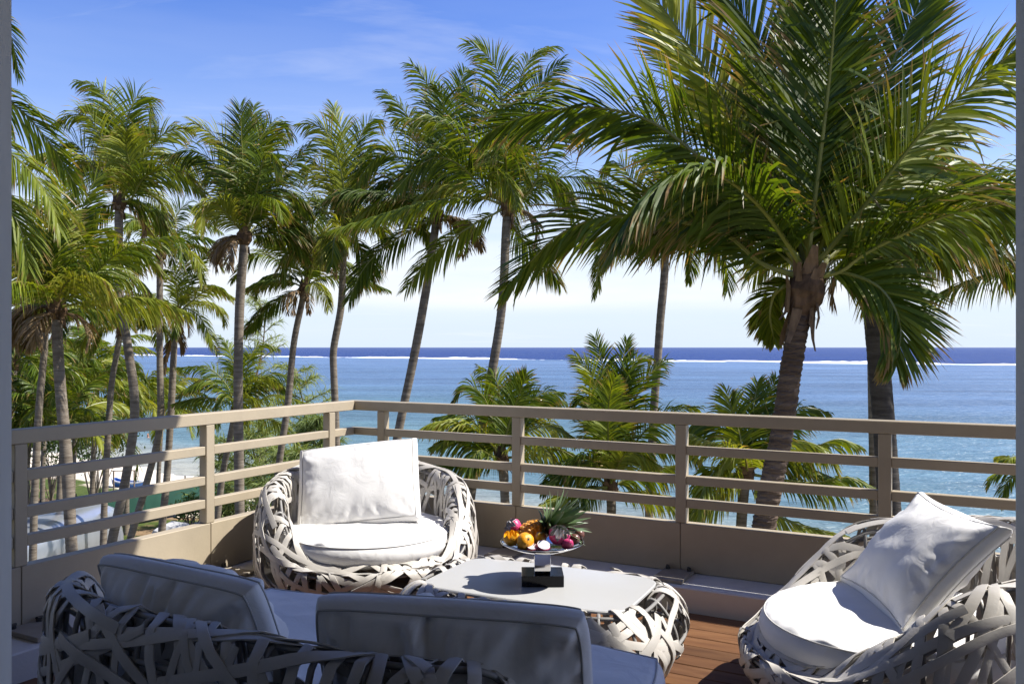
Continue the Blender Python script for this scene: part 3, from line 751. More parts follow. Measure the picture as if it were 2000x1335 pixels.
palm('stout dark palm trunk right of the largest palm, standing farther back', (1703, 500), 11.6,
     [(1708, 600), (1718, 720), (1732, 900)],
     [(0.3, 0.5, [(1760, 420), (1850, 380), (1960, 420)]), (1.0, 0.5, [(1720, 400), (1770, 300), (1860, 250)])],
     nrand=6, tr=0.155, seed=12, rlen=2.3, azlim=(-20, 150), elev=(0.2, 1.1), npair=84, ll=0.85, width=0.036, dead=1, bark='palm_bark_shaded')
palm('thin palm trunk half hidden behind the stout dark trunk on the right', (1706, 470), 15.0,
     [(1702, 600), (1704, 760), (1707, 960)], [], nrand=6, tr=0.10, seed=13, rlen=2.0, elev=(0.3, 1.2))
palm('palm rooted beyond the right door jamb, only its fronds in view', (2160, 480), 12.0, [(2165, 620), (2170, 800)],
     [(0, 0.5, [(2080, 490), (1986, 524), (1880, 556), (1808, 595)], {'dr': 0.55, 'sc': 0.7}),
      (0.4, 0.5, [(2050, 350), (1970, 335), (1890, 380), (1845, 440)], {'dr': 0.4}),
      (0.5, 0.5, [(2060, 420), (1980, 420), (1900, 470)], {'dr': 0.4})],
     nrand=3, seed=14, rlen=2.4, azlim=(-60, 60), npair=90, ll=0.85, width=0.036)
palm('slim dark trunk between the largest palm and the railing centre, crown hidden by fronds', (1300, 470), 20.0,
     [(1297, 545), (1290, 620), (1283, 720), (1277, 800)],
     [(1, 0.6, [(1290, 330), (1275, 220), (1262, 150)]), (-1, 0.6, [(1320, 330), (1335, 230), (1340, 170)]),
      (0.4, 0.5, [(1240, 440), (1180, 480), (1160, 580)], {'sc': 0.6}), (0.5, 0.5, [(1350, 400), (1390, 330), (1420, 330)]),
      (0.5, 0.5, [(1250, 380), (1210, 320), (1180, 330)]), (0.2, 0.4, [(1340, 470), (1350, 510), (1345, 550)], {'sc': 0.6})],
     nrand=5, tr=0.125, seed=15, rlen=2.6)
# --- middle row
palm('tall palm right of the centre whose crown rises highest in the middle', (991, 412), 18.0,
     [(988, 460), (980, 600), (957, 750), (925, 930)],
     [(1.0, 0.55, [(985, 330), (980, 239), (974, 150), (950, 107), (912, 84)]),
      (1.2, 0.55, [(1000, 290), (1010, 182), (1028, 126), (1055, 98), (1082, 90)]),
      (0.4, 0.6, [(1018, 290), (1050, 178), (1096, 122)]),
      (-0.9, 0.6, [(970, 345), (938, 300), (901, 265), (845, 236), (778, 231)]),
      (-1.4, 0.5, [(955, 350), (970, 336), (992, 352), (1012, 404)], {'m': 'y', 'sc': 0.8}),
      (0.3, 0.55, [(1040, 373), (1085, 349), (1133, 347), (1171, 358), (1212, 402)]),
      (-0.3, 0.6, [(965, 418), (927, 437), (852, 490), (794, 562)]),
      (-0.5, 0.3, [(927, 385), (825, 396), (720, 427), (655, 448)]),
      (1.0, 0.5, [(1010, 455), (1058, 504), (1094, 555)]),
      (-1.0, 0.5, [(940, 362), (893, 319), (850, 308), (810, 331), (774, 369)]),
      (1.2, 0.5, [(1040, 320), (1090, 260), (1150, 270)]), (1.4, 0.6, [(960, 300), (930, 200), (900, 170)]),
      (-0.5, 0.5, [(1030, 380), (1060, 340), (1100, 370), (1120, 420)])],
     nrand=3, tr=0.125, seed=21, rlen=2.8, dead=1, elev=(0.4, 1.3))
palm('palm with steeply leaning trunk just left of the tallest central palm', (852, 428), 19.0,
     [(847, 470), (830, 580), (808, 700), (775, 862)],
     [(1.0, 0.55, [(862, 330), (856, 230), (835, 165), (804, 126)]),
      (-1.2, 0.55, [(862, 300), (868, 238), (862, 185), (848, 165)]),
      (1.0, 0.55, [(875, 300), (892, 200), (905, 145), (914, 136)]),
      (0.8, 0.6, [(830, 330), (805, 245), (780, 205), (751, 178)]),
      (-0.4, 0.5, [(825, 365), (790, 318), (760, 299), (728, 314), (696, 357)]),
      (-0.6, 0.3, [(800, 395), (740, 378), (684, 372), (640, 388)]),
      (-0.4, 0.55, [(815, 442), (750, 483), (708, 528), (682, 585)]),
      (0.5, 0.5, [(890, 360), (930, 300), (970, 300)]), (0.4, 0.5, [(800, 370), (760, 350), (720, 380)]),
      (0.2, 0.4, [(880, 425), (915, 440), (940, 480)], {'m': 'd', 'sc': 0.7}), (0.3, 0.4, [(825, 440), (838, 462), (842, 482)], {'m': 'y', 'sc': 0.5})],
     nrand=3, tr=0.125, seed=22, rlen=2.8, dead=2, elev=(0.4, 1.3))
palm('palm with a wavy slender trunk ending at the railing corner', (673, 478), 21.0,
     [(670, 520), (666, 600), (652, 680), (652, 730), (655, 800)],
     [(-0.6, 0.55, [(672, 370), (651, 282), (624, 248), (588, 242)], {'m': 'y'}),
      (0.5, 0.6, [(680, 370), (669, 265), (657, 229), (652, 208)], {'m': 'y'}),
      (0.9, 0.55, [(690, 320), (708, 259), (730, 230), (744, 250)]),
      (0.4, 0.5, [(660, 380), (635, 338), (610, 318), (596, 345)], {'m': 'y'}),
      (0.7, 0.5, [(700, 330), (722, 290), (755, 285)]),
      (-1.0, 0.5, [(660, 442), (640, 475), (624, 514)], {'m': 'y', 'sc': 0.8}),
      (0.3, 0.4, [(640, 420), (600, 405), (560, 440)]), (0.2, 0.4, [(700, 430), (730, 430), (760, 470)]), (0.4, 0.5, [(690, 470), (715, 500), (722, 540)])],
     nrand=4, tr=0.115, seed=23, rlen=2.5, dead=1)
palm('shorter palm with shaggy brown crown base and thin leaning trunk, left of the railing corner', (594, 568), 24.0,
     [(590, 590), (574, 670), (562, 790), (545, 905)],
     [(-0.3, 0.3, [(560, 549), (515, 549), (476, 566)]), (-0.3, 0.6, [(562, 577), (517, 605), (476, 652)]),
      (0.3, 0.4, [(565, 528), (520, 497), (485, 506), (452, 548)]), (0.8, 0.55, [(600, 515), (592, 462), (565, 425)]),
      (0.3, 0.3, [(622, 545), (665, 538), (712, 547), (757, 565)]), (0.3, 0.5, [(625, 500), (648, 470), (668, 500)]),
      (-0.4, 0.4, [(612, 430), (592, 395), (555, 407), (522, 452)]), (-0.6, 0.4, [(610, 505), (570, 462), (528, 478)]),
      (0.6, 0.5, [(630, 480), (640, 420), (610, 380)])],
     nrand=4, tr=0.12, seed=24, rlen=2.3, dead=3, ll=0.64)
palm('straight grey palm with dense upright crown, second tall trunk left of the corner', (477, 468), 20.0,
     [(475, 500), (468, 600), (465, 760), (468, 1000)],
     [(1.1, 0.55, [(482, 380), (488, 300), (492, 240), (495, 208)]), (-0.9, 0.55, [(477, 380), (472, 280), (469, 208)]),
      (0.8, 0.6, [(490, 370), (500, 290), (525, 252), (555, 270)]), (1.3, 0.6, [(505, 310), (528, 245), (552, 240), (570, 265)]),
      (-0.4, 0.6, [(510, 406), (540, 349), (576, 313), (606, 282)]), (-0.3, 0.5, [(462, 380), (442, 295), (412, 262), (378, 240)], {'m': 'y'}),
      (-0.6, 0.5, [(460, 394), (420, 322), (384, 298), (328, 302)]), (-1.4, 0.6, [(455, 432), (428, 402), (400, 400), (392, 448)], {'m': 'y', 'sc': 0.8}),
      (0.8, 0.4, [(510, 447), (560, 428), (606, 462)]), (0.9, 0.4, [(520, 456), (560, 455), (600, 500)]),
      (0.5, 0.4, [(520, 400), (560, 375), (605, 420)]), (0.3, 0.4, [(445, 465), (430, 485), (428, 510)], {'m': 'd', 'sc': 0.6}),
      (-1.2, 0.6, [(500, 370), (520, 300), (545, 330)]), (0.9, 0.6, [(450, 370), (430, 330), (400, 350)])],
     nrand=3, tr=0.14, seed=25, rlen=2.6, dead=2, elev=(0.4, 1.3))
palm('tall palm with an S-curved trunk, crown highest on the left', (233, 402), 21.0,
     [(232, 440), (232, 560), (250, 680), (263, 800), (246, 930), (218, 1060)],
     [(0.9, 0.55, [(230, 330), (230, 270), (214, 200), (186, 168), (153, 158)]), (0.8, 0.55, [(240, 320), (250, 230), (270, 188), (292, 200), (296, 244)]),
      (-0.6, 0.5, [(210, 308), (180, 238), (147, 224), (112, 240)], {'m': 'y'}), (0.7, 0.5, [(222, 300), (207, 232), (180, 205), (158, 226)]),
      (-0.3, 0.5, [(262, 338), (294, 290), (326, 258), (370, 250)], {'m': 'y'}), (-0.8, 0.4, [(255, 389), (279, 350), (318, 332), (360, 340), (400, 378)]),
      (-0.4, 0.5, [(195, 352), (152, 286), (126, 283), (100, 312)]), (-1.1, 0.6, [(255, 345), (247, 290), (246, 258)], {'m': 'y'}),
      (0.8, 0.5, [(252, 310), (275, 252), (302, 268)]), (0.2, 0.4, [(262, 396), (295, 408), (325, 450)]), (0.2, 0.4, [(205, 405), (175, 420), (160, 460)]),
      (0.8, 0.5, [(205, 330), (165, 320), (130, 360)])],
     nrand=3, tr=0.135, seed=26, rlen=2.6, dead=1, elev=(0.4, 1.3))
palm('nearest palm on the left with pale trunk and long arching lower fronds', (112, 612), 17.0,
     [(112, 660), (118, 760), (130, 900), (140, 1080)],
     [(0.9, 0.55, [(110, 540), (113, 450), (118, 385), (121, 338)]), (0.5, 0.6, [(130, 510), (160, 410), (185, 355), (205, 345)]),
      (-1.2, 0.5, [(122, 562), (150, 538), (190, 540), (224, 580)], {'m': 'y'}), (-0.6, 0.5, [(160, 560), (216, 505), (270, 475), (332, 463)]),
      (-0.5, 0.3, [(165, 590), (228, 582), (300, 584), (367, 610)], {'m': 'y'}), (0.3, 0.5, [(85, 550), (55, 495), (18, 480)]),
      (0.2, 0.4, [(85, 600), (55, 605), (22, 655)], {'m': 'd'}), (0.0, 0.4, [(92, 612), (70, 625), (52, 675)], {'m': 'd', 'sc': 0.7}),
      (-0.6, 0.6, [(113, 510), (122, 425), (155, 432)], {'m': 'y', 'sc': 0.8}), (0.8, 0.5, [(150, 520), (190, 450), (215, 460)]),
      (0.6, 0.5, [(80, 520), (60, 420), (40, 390)]), (-0.8, 0.5, [(100, 520), (70, 470), (50, 520)])],
     nrand=5, tr=0.14, seed=27, rlen=2.4, dead=2)
palm('palm rooted beyond the left door jamb, only its hanging fronds in view', (-170, 360), 12.0, [(-175, 520), (-170, 800)],
     [(-0.3, 0.6, [(-60, 268), (18, 299), (60, 336), (98, 390), (116, 450)], {'m': 'y', 'dr': 0.5}), (0.3, 0.6, [(-70, 175), (20, 200), (90, 270), (150, 365)], {'dr': 0.45}),
      (0.3, 0.6, [(-60, 372), (5, 400), (40, 450), (54, 526)]), (0.2, 0.5, [(-130, 60), (-50, 8), (12, 50), (38, 145)], {'dr': 0.4, 'sc': 0.7})],
     nrand=3, seed=28, rlen=2.2, azlim=(100, 260), npair=90, ll=0.8, width=0.034)
palm('slim palm behind the S-curved trunk, crown tangled with its neighbours', (314, 500), 26.0,
     [(312, 540), (312, 700), (312, 830), (287, 940), (255, 1050)],
     [(0.5, 0.5, [(335, 440), (365, 400), (402, 432)]), (0.5, 0.5, [(300, 440), (270, 425), (245, 470)])],
     nrand=11, tr=0.125, seed=29, rlen=2.6, ll=0.68, npair=66)
palm('low-crowned palm with pale trunk in front of the distant surf on the left', (346, 618), 27.0,
     [(340, 680), (334, 800), (326, 930), (318, 1010)],
     [(0.6, 0.55, [(354, 570), (363, 515), (367, 484)]), (0.5, 0.6, [(368, 560), (386, 520), (403, 488)]), (-0.6, 0.5, [(346, 565), (338, 532), (318, 530)], {'m': 'y'}),
      (-0.3, 0.5, [(362, 602), (388, 616), (410, 655), (424, 688)], {'m': 'y'}), (-0.2, 0.4, [(372, 590), (415, 562), (455, 580)], {'m': 'y'}),
      (0.0, 0.4, [(322, 597), (295, 610), (275, 640)]), (0.2, 0.4, [(348, 640), (356, 665), (356, 690)], {'m': 'd', 'sc': 0.6}), (0.2, 0.4, [(336, 650), (325, 690), (322, 730)], {'m': 'd', 'sc': 0.6})],
     nrand=6, tr=0.135, seed=30, rlen=2.2, ll=0.6, npair=66, dead=2)
palm('dark thin trunk leaning behind the nearest left palm', (88, 640), 22.0, [(86, 690), (76, 800), (68, 960)], [], nrand=11, tr=0.115, seed=31, rlen=2.4, ll=0.66, npair=66, dead=2)
palm('dark thin palm in the left thicket with drooping half-dry fronds', (236, 648), 28.0, [(228, 690), (216, 770), (205, 960)],
     [(0, 0.4, [(210, 640), (190, 655), (172, 700)]), (0, 0.4, [(260, 630), (300, 620), (330, 650)])], nrand=8, tr=0.125, seed=32, rlen=2.4, ll=0.62, npair=62)
for i, (x, y, dd, sd, lab) in enumerate([
        (60, 800, 31, 41, 'bushy low palm at the far left edge of the thicket'),
        (152, 770, 33, 42, 'broad dark low palm filling the thicket between the left trunks'),
        (258, 790, 38, 43, 'bright yellow-green low palm behind the S-curved trunk'),
        (95, 715, 40, 44, 'distant palm showing behind the pale left trunk at sea level'),
        (318, 800, 44, 45, 'small distant palm by the water between two dark trunks'),
        (28, 715, 29, 46, 'leafy palm top touching the left door jamb above the railing'),
        (192, 735, 37, 47, 'low palm filling the gap behind the dark leaning trunk'),
        (125, 835, 29, 48, 'lowest palm of the thicket, its fronds just over the left railing')]):
    palm(lab, (x, y), dd, [(x - 4, y + 60), (x - 8, y + 120)], [], nrand=18, tr=0.13, seed=sd, rlen=3.2, ll=0.8, npair=60, elev=(-0.1, 1.25),
         group='palms in the thicket', width=0.055, droop=0.46)
palm('short palm in front of the sea, seen just above the left railing', (460, 800), 26.0, [(450, 850), (436, 920)],
     [(0.8, 0.55, [(461, 735), (446, 680), (430, 656)]), (0.9, 0.6, [(478, 740), (490, 695), (512, 670), (542, 680)]),
      (0, 0.4, [(442, 752), (405, 718), (349, 717)]), (-0.4, 0.4, [(440, 768), (405, 740), (362, 760)]), (0, 0.3, [(430, 781), (390, 776), (341, 787)]),
      (0, 0.4, [(495, 762), (532, 744), (560, 765)]), (0.5, 0.4, [(495, 752), (535, 730), (588, 742)]), (-0.4, 0.4, [(495, 785), (540, 772), (602, 788)], {'m': 'y'}),
      (-1.0, 0.5, [(472, 785), (485, 772), (500, 802)], {'m': 'y'}), (-0.4, 0.5, [(505, 812), (552, 830), (582, 870)], {'m': 'y'}),
      (1, 0.6, [(470, 740), (470, 700), (495, 690)])],
     nrand=4, tr=0.12, seed=51, rlen=2.1, ll=0.62, npair=66, group='short palms below the terrace')
palm('low palm below the terrace behind the left bay of the sea railing', (980, 905), 17.0, [(985, 950), (988, 1030)],
     [(0.8, 0.55, [(978, 810), (970, 745), (938, 718)]), (0.9, 0.55, [(988, 800), (1005, 745), (1016, 726)]), (-0.6, 0.6, [(1000, 810), (1016, 765), (1028, 730)]),
      (0.3, 0.5, [(1000, 835), (1034, 788), (1062, 768), (1093, 766)]), (0.3, 0.5, [(962, 820), (944, 775), (914, 752), (890, 776)]),
      (0, 0.5, [(955, 855), (930, 829), (899, 808), (856, 814)]), (0, 0.4, [(950, 885), (924, 866), (883, 857), (850, 870)]),
      (-0.5, 0.5, [(1003, 865), (1030, 842), (1075, 832), (1124, 860)], {'m': 'y'}), (-0.2, 0.4, [(1015, 890), (1087, 876), (1152, 914)]),
      (0, 0.3, [(950, 908), (900, 902), (828, 912)]), (-0.8, 0.5, [(960, 890), (935, 880), (910, 920)])],
     nrand=4, tr=0.12, seed=52, rlen=2.0, ll=0.64, npair=74, group='short palms below the terrace')
palm('upright bright palm behind the middle bay of the sea railing', (1192, 962), 16.0, [(1194, 1000), (1190, 1080)],
     [(0.9, 0.55, [(1190, 840), (1178, 725), (1163, 659)]), (0.8, 0.55, [(1200, 820), (1216, 710), (1224, 664)]), (0.6, 0.6, [(1208, 800), (1238, 710), (1266, 696)]),
      (0.4, 0.6, [(1180, 830), (1166, 766), (1150, 722), (1124, 694)], {'m': 'y'}), (0.4, 0.5, [(1215, 850), (1255, 750), (1297, 704)]),
      (-0.3, 0.5, [(1172, 860), (1147, 778), (1120, 790)]), (-0.3, 0.5, [(1225, 890), (1260, 841), (1311, 804), (1357, 794)]),
      (-1.0, 0.6, [(1208, 905), (1232, 882), (1278, 906)], {'m': 'y'}), (0.2, 0.4, [(1215, 940), (1255, 922), (1320, 908)]),
      (0, 0.3, [(1215, 962), (1260, 960), (1317, 973), (1350, 992)], {'m': 'y'}), (-0.6, 0.5, [(1165, 905), (1135, 890), (1110, 930)]),
      (-1.2, 0.4, [(1150, 955), (1105, 965), (1055, 990)], {'m': 'y'}), (-1.0, 0.55, [(1188, 850), (1190, 780), (1200, 740)]), (1.0, 0.55, [(1188, 830), (1180, 760), (1190, 720)]),
      (-0.4, 0.5, [(1160, 930), (1110, 920), (1060, 950)])],
     nrand=3, tr=0.12, seed=53, rlen=2.0, ll=0.66, npair=78, group='short palms below the terrace')
palm('spreading low palm around the foot of the largest palm', (1455, 935), 14.5, [(1450, 990), (1445, 1080)],
     [(0.8, 0.55, [(1463, 850), (1472, 795), (1480, 746)]), (0.8, 0.55, [(1478, 835), (1497, 785), (1516, 738)]), (0.5, 0.6, [(1445, 850), (1428, 795), (1420, 765)]),
      (-0.2, 0.4, [(1425, 880), (1384, 862), (1342, 846)], {'m': 'y'}), (0.3, 0.4, [(1510, 888), (1585, 874), (1636, 857), (1676, 868)]),
      (0.4, 0.5, [(1500, 855), (1540, 812), (1575, 796), (1614, 804)]), (-0.2, 0.3, [(1520, 935), (1594, 942), (1657, 932), (1714, 956)]),
      (-0.4, 0.4, [(1500, 990), (1552, 1022), (1650, 1045)], {'m': 'y'}), (0, 0.4, [(1430, 925), (1390, 925), (1368, 970)]), (0.5, 0.4, [(1500, 900), (1555, 905), (1622, 930)]),
      (-0.3, 0.4, [(1425, 950), (1375, 985), (1338, 1012)], {'m': 'y'}), (-1.0, 0.5, [(1455, 895), (1425, 890), (1400, 930)], {'m': 'y'})],
     nrand=4, tr=0.12, seed=54, rlen=1.8, ll=0.64, npair=74, group='short palms below the terrace')
palm('low palm at the right edge, fronds peeking past the door jamb', (2012, 940), 20.0, [(2012, 1000), (2012, 1080)],
     [(0, 0.5, [(1985, 900), (1962, 898), (1946, 910)]), (0, 0.5, [(1985, 930), (1965, 945), (1955, 985)])], nrand=8, tr=0.12, seed=55, rlen=1.3, ll=0.45, npair=34, group='short palms below the terrace')

# ------------------------------------------------------------------ feathery casuarina trees
leaf_mat('needles', (0.11, 0.16, 0.045), (0.20, 0.26, 0.075), (0.30, 0.34, 0.12), trans=0.35, tipc=(0.2, 0.22, 0.09), tip0=0.95, rough=0.6)
simple('grey_bark', (0.12, 0.095, 0.07), (0.24, 0.2, 0.155), rough=0.9, spec=0.1, scale=5, bump=0.4)
def casuarina(label, px, d, hgt, spread, seed, nb=34, nstr=46, strl=0.7):
    rs = np.random.RandomState(seed)
    top = P(px[0], px[1], d); root = empty('casuarina_tree', (top.x, top.y, GZ)); tag(root, label, 'tree', 'feathery casuarina trees')
    H = top.z - GZ
    tp = [Vector((0.2 * math.sin(k * 1.7 + seed), 0.2 * math.cos(k * 1.3 + seed), H * k / 7 - 0.3 * (k == 0))) for k in range(8)]
    C, L = catmull([tuple(p) for p in tp], 40)
    TV, TQ = tube_np(C, np.linspace(0.13, 0.015, 40), 8)
    tru = mk('trunk', mesh_fast('trunk', TV, TQ), MAT['grey_bark'], root, smooth=True)
    V, Q, T3, tips = [], [], [], []; BV, BQ = [], []; off = 0; boff = 0
    for b_ in range(nb):
        f = 1 - hgt / H * (1 - (b_ + rs.rand()) / nb)
        f = min(max(f, 0.1), 0.995)
        p0 = C[int(f * 39)]; a = b_ * 2.399 + rs.rand()
        e_ = 0.55 + 0.3 * rs.randn() * 0.5; Lb = spread * (1.05 - 0.75 * f ** 2) * (0.7 + 0.5 * rs.rand()) + 0.25
        pts = [p0]; p = p0.copy()
        for k in range(6):
            p = p + np.array([math.cos(a) * math.cos(e_), math.sin(a) * math.cos(e_), math.sin(e_)]) * Lb / 6
            e_ -= 0.04 + 0.05 * rs.randn(); a += 0.12 * rs.randn(); pts.append(p.copy())
        pts, _ = catmull(pts, 14)
        bv, bq = tube_np(pts, np.linspace(0.03, 0.006, 14), 4); BV.append(bv); BQ.append(bq + boff); boff += len(bv)
        n = nstr
        u = rs.rand(n) * 0.85 + 0.15
        q0 = np.stack([np.interp(u, np.linspace(0, 1, 14), pts[:, k]) for k in range(3)], 1)
        dr = np.stack([rs.randn(n), rs.randn(n), rs.randn(n) * 0.6 + 0.25], 1); dr /= np.linalg.norm(dr, axis=1)[:, None]
        out = np.array([math.cos(a), math.sin(a), 0.1]); dr = dr * 0.75 + out[None, :] * 0.6; dr /= np.linalg.norm(dr, axis=1)[:, None]
        ln = strl * (0.45 + 0.7 * rs.rand(n)); wd = 0.010 + 0.010 * rs.rand(n)
        s1 = q0 + dr * (ln * 0.45)[:, None]; d2 = dr + np.array([0, 0, -0.85]); d2 /= np.linalg.norm(d2, axis=1)[:, None]
        s2 = s1 + d2 * (ln * 0.55)[:, None]
        sd = np.cross(dr, rs.randn(n, 3)); sd /= np.linalg.norm(sd, axis=1)[:, None]
        VV = np.stack([q0 - sd * wd[:, None], q0 + sd * wd[:, None], s1 - sd * wd[:, None] * .9, s1 + sd * wd[:, None] * .9, s2], 1)
        V.append(VV.reshape(-1, 3)); base = off + np.arange(n)[:, None] * 5
        Q.append(base + np.array([[0, 1, 3, 2]])); T3.append(base + np.array([[2, 3, 4]])); off += 5 * n
        tips.append(np.tile([0, 0, .5, .5, 1.0], n))
    mk('branches', mesh_fast('branches', np.vstack(BV), np.vstack(BQ)), MAT['grey_bark'], root, smooth=True)
    mk('crown', mesh_fast('crown', np.vstack(V), np.vstack(Q), np.vstack(T3), tip=np.concatenate(tips)), MAT['needles'], root)
    return root
casuarina('tall thin casuarina rising above the horizon behind the straight grey palm', (508, 575), 46, 8.5, 2.0, 61, nb=44, nstr=44, strl=0.8)
casuarina('feathery casuarina reaching right over the water near the railing corner', (585, 720), 38, 6.0, 2.0, 62, nb=44, nstr=70, strl=0.75)
casuarina('dense rounded casuarina just left of the railing corner post', (622, 818), 33, 4.4, 1.0, 63, nb=50, nstr=110, strl=0.7)
casuarina('low casuarina bush behind the straight grey trunk', (505, 835), 35, 4.5, 1.7, 64, nb=46, nstr=80, strl=0.75)
casuarina('low casuarina bush at the end of the green fence', (438, 855), 40, 4.0, 1.3, 65, nb=40, nstr=70, strl=0.7)
casuarina('low casuarina bush nearest the armchair in the corner', (560, 880), 30, 3.0, 1.1, 66, nb=40, nstr=90, strl=0.65)

# broadleaf shrubs in the garden
leaf_mat('shrub_leaf', (0.03, 0.06, 0.014), (0.06, 0.11, 0.02), (0.13, 0.18, 0.03), trans=0.3, tip0=1.4)
def shrub(label, px, d, r, hgt, seed, n=1500, ls=0.09):
    rs = np.random.RandomState(seed); c = P(px[0], px[1], d)
    root = empty('shrub', (c.x, c.y, GZ)); tag(root, label, 'shrub', 'garden shrubs'); zc = c.z - GZ
    BV, BQ, off = [], [], 0; ends = []
    for k in range(16):
        a = rs.rand() * 6.28; e_ = 0.6 + 0.8 * rs.rand()
        end = np.array([math.cos(a) * math.cos(e_) * r, math.sin(a) * math.cos(e_) * r, zc + (math.sin(e_) - 0.5) * hgt])
        pts, _ = catmull([(0, 0, -0.1), end * np.array([.35, .35, .55]) + rs.randn(3) * 0.1, end], 12)
        v, q = tube_np(pts, np.linspace(0.035, 0.008, 12), 5); BV.append(v); BQ.append(q + off); off += len(v); ends.append(end)
    mk('trunk', mesh_fast('trunk', np.vstack(BV), np.vstack(BQ)), MAT['grey_bark'], root, smooth=True)
    ends = np.array(ends); k = rs.randint(0, len(ends), n)
    ctr = ends[k] + rs.randn(n, 3) * np.array([r * 0.18, r * 0.18, hgt * 0.30])
    d1 = rs.randn(n, 3); d1 /= np.linalg.norm(d1, axis=1)[:, None]; d2 = np.cross(d1, rs.randn(n, 3)); d2 /= np.linalg.norm(d2, axis=1)[:, None]
    s = ls * (0.6 + 0.8 * rs.rand(n))[:, None]
    V = np.stack([ctr - d1 * s, ctr + d2 * s * .45, ctr + d1 * s, ctr - d2 * s * .45], 1).reshape(-1, 3)
    mk('crown', mesh_fast('crown', V, np.arange(4 * n).reshape(-1, 4), tip=np.zeros(4 * n)), MAT['shrub_leaf'], root)
shrub('loose leafy shrub at the far left beside the jamb', (40, 850), 30, 1.7, 2.6, 71, 2600)
shrub('dark leafy shrub behind the pale left trunk', (185, 865), 42, 1.8, 2.0, 72, 1800)
shrub('leafy shrub at the left end of the beach', (100, 880), 46, 2.4, 2.4, 73, 2200, 0.11)
shrub('small green shrub among the pale boulders', (372, 1000), 38, 0.7, 0.8, 74, 700)
shrub('small yellow-green shrub beside the straight grey trunk', (445, 1000), 36, 0.8, 0.8, 75, 800)

# ------------------------------------------------------------------ garden things
simple('silver_skin', (0.50, 0.53, 0.58), (0.60, 0.63, 0.68), rough=0.28, metal=0.75, scale=0.8)
simple('white_panel', (0.68, 0.69, 0.70), (0.74, 0.75, 0.76), rough=0.5, scale=1.0)
simple('green_mesh', (0.006, 0.052, 0.034), (0.010, 0.072, 0.045), rough=0.7, scale=1.5, bump=0.2, bscale=5)
simple('rock', (0.34, 0.345, 0.35), (0.60, 0.60, 0.59), rough=0.85, scale=2.5, bump=0.6, bscale=6)
simple('weathered_wood', (0.17, 0.12, 0.08), (0.27, 0.2, 0.14), rough=0.85, scale=6)
simple('skin', (0.50, 0.24, 0.15), rough=0.5)
simple('hair', (0.03, 0.018, 0.012), rough=0.6)
simple('hull_blue', (0.05, 0.16, 0.48), (0.06, 0.19, 0.52), rough=0.35)
simple('lamp_glass', (0.5, 0.52, 0.55), rough=0.15)

def caravan():
    root = empty('silver_caravan', (-15.2, 26.8, GZ)); tag(root, 'long silver round-roofed caravan parked below the left railing', 'caravan')
    bm = bmesh.new()
    Lh, wh, H0, H1 = 4.4, 1.15, 0.45, 2.95
    prof = []
    for k in range(13):
        a = math.pi * k / 12
        prof.append((-wh * math.copysign(abs(math.cos(a)) ** 0.45, math.cos(a)), 1.9 + (H1 - 1.9) * math.sin(a) ** 0.62))
    prof = [(-wh, H0), (-wh, 1.2)] + prof + [(wh, 1.2), (wh, H0)]
    ns = 15; rows = []
    for i in range(ns):
        y = -Lh + 2 * Lh * i / (ns - 1)
        e_ = abs(y) / Lh; k = 1.0 - 0.42 * max(0, (e_ - 0.72) / 0.28) ** 2.2
        rows.append([bm.verts.new((x * (0.5 + 0.5 * k), y, H0 + (z - H0) * k)) for x, z in prof])
    for i in range(ns - 1):
        for j in range(len(prof) - 1):
            bm.faces.new((rows[i][j], rows[i][j + 1], rows[i + 1][j + 1], rows[i + 1][j]))
    bm.faces.new(rows[0]); bm.faces.new(rows[-1])
    mk('body', bm_mesh('body', bm), MAT['silver_skin'], root, smooth=True)
    q = box('side_panel', (wh + 0.012, -0.3, 1.05), (0.02, 6.6, 1.15), MAT['white_panel'], root, 0, 0.005)
    for k in range(4):
        box('window', (wh + 0.028, -2.7 + 1.7 * k, 1.25), (0.02, 0.9, 0.5), MAT['black_steel'], root, 0, 0.004)
    for y in (-1.2, 1.0):
        bm = bmesh.new(); bmesh.ops.create_cone(bm, cap_ends=True, segments=20, radius1=0.36, radius2=0.36, depth=0.24, matrix=Matrix.Rotation(R(90), 4, 'Y'))
        w_ = mk('wheel', bm_mesh('wheel', bm), MAT['black_steel'], root); w_.location = (wh - 0.05, y, 0.36)
    for y in (-1.2, 1.0):
        bm = bmesh.new(); bmesh.ops.create_cone(bm, cap_ends=True, segments=20, radius1=0.36, radius2=0.36, depth=0.24, matrix=Matrix.Rotation(R(90), 4, 'Y'))
        w_ = mk('wheel', bm_mesh('wheel', bm), MAT['black_steel'], root); w_.location = (-wh + 0.05, y, 0.36)
    V, Q = tube_np([(wh * 0.93, y, 2.42 + 0.015 * math.sin(y * 3)) for y in np.linspace(-3.6, 3.0, 24)], 0.018, 6)
    mk('cable', mesh_fast('cable', V, Q), MAT['black_steel'], root)
    fl = box('floodlight', (wh * 0.95, 2.5, 2.62), (0.16, 0.30, 0.22), MAT['black_steel'], root, R(20), 0.02)
    box('lamp_glass', (0.085, 0, 0), (0.012, 0.22, 0.15), MAT['lamp_glass'], fl)
caravan()

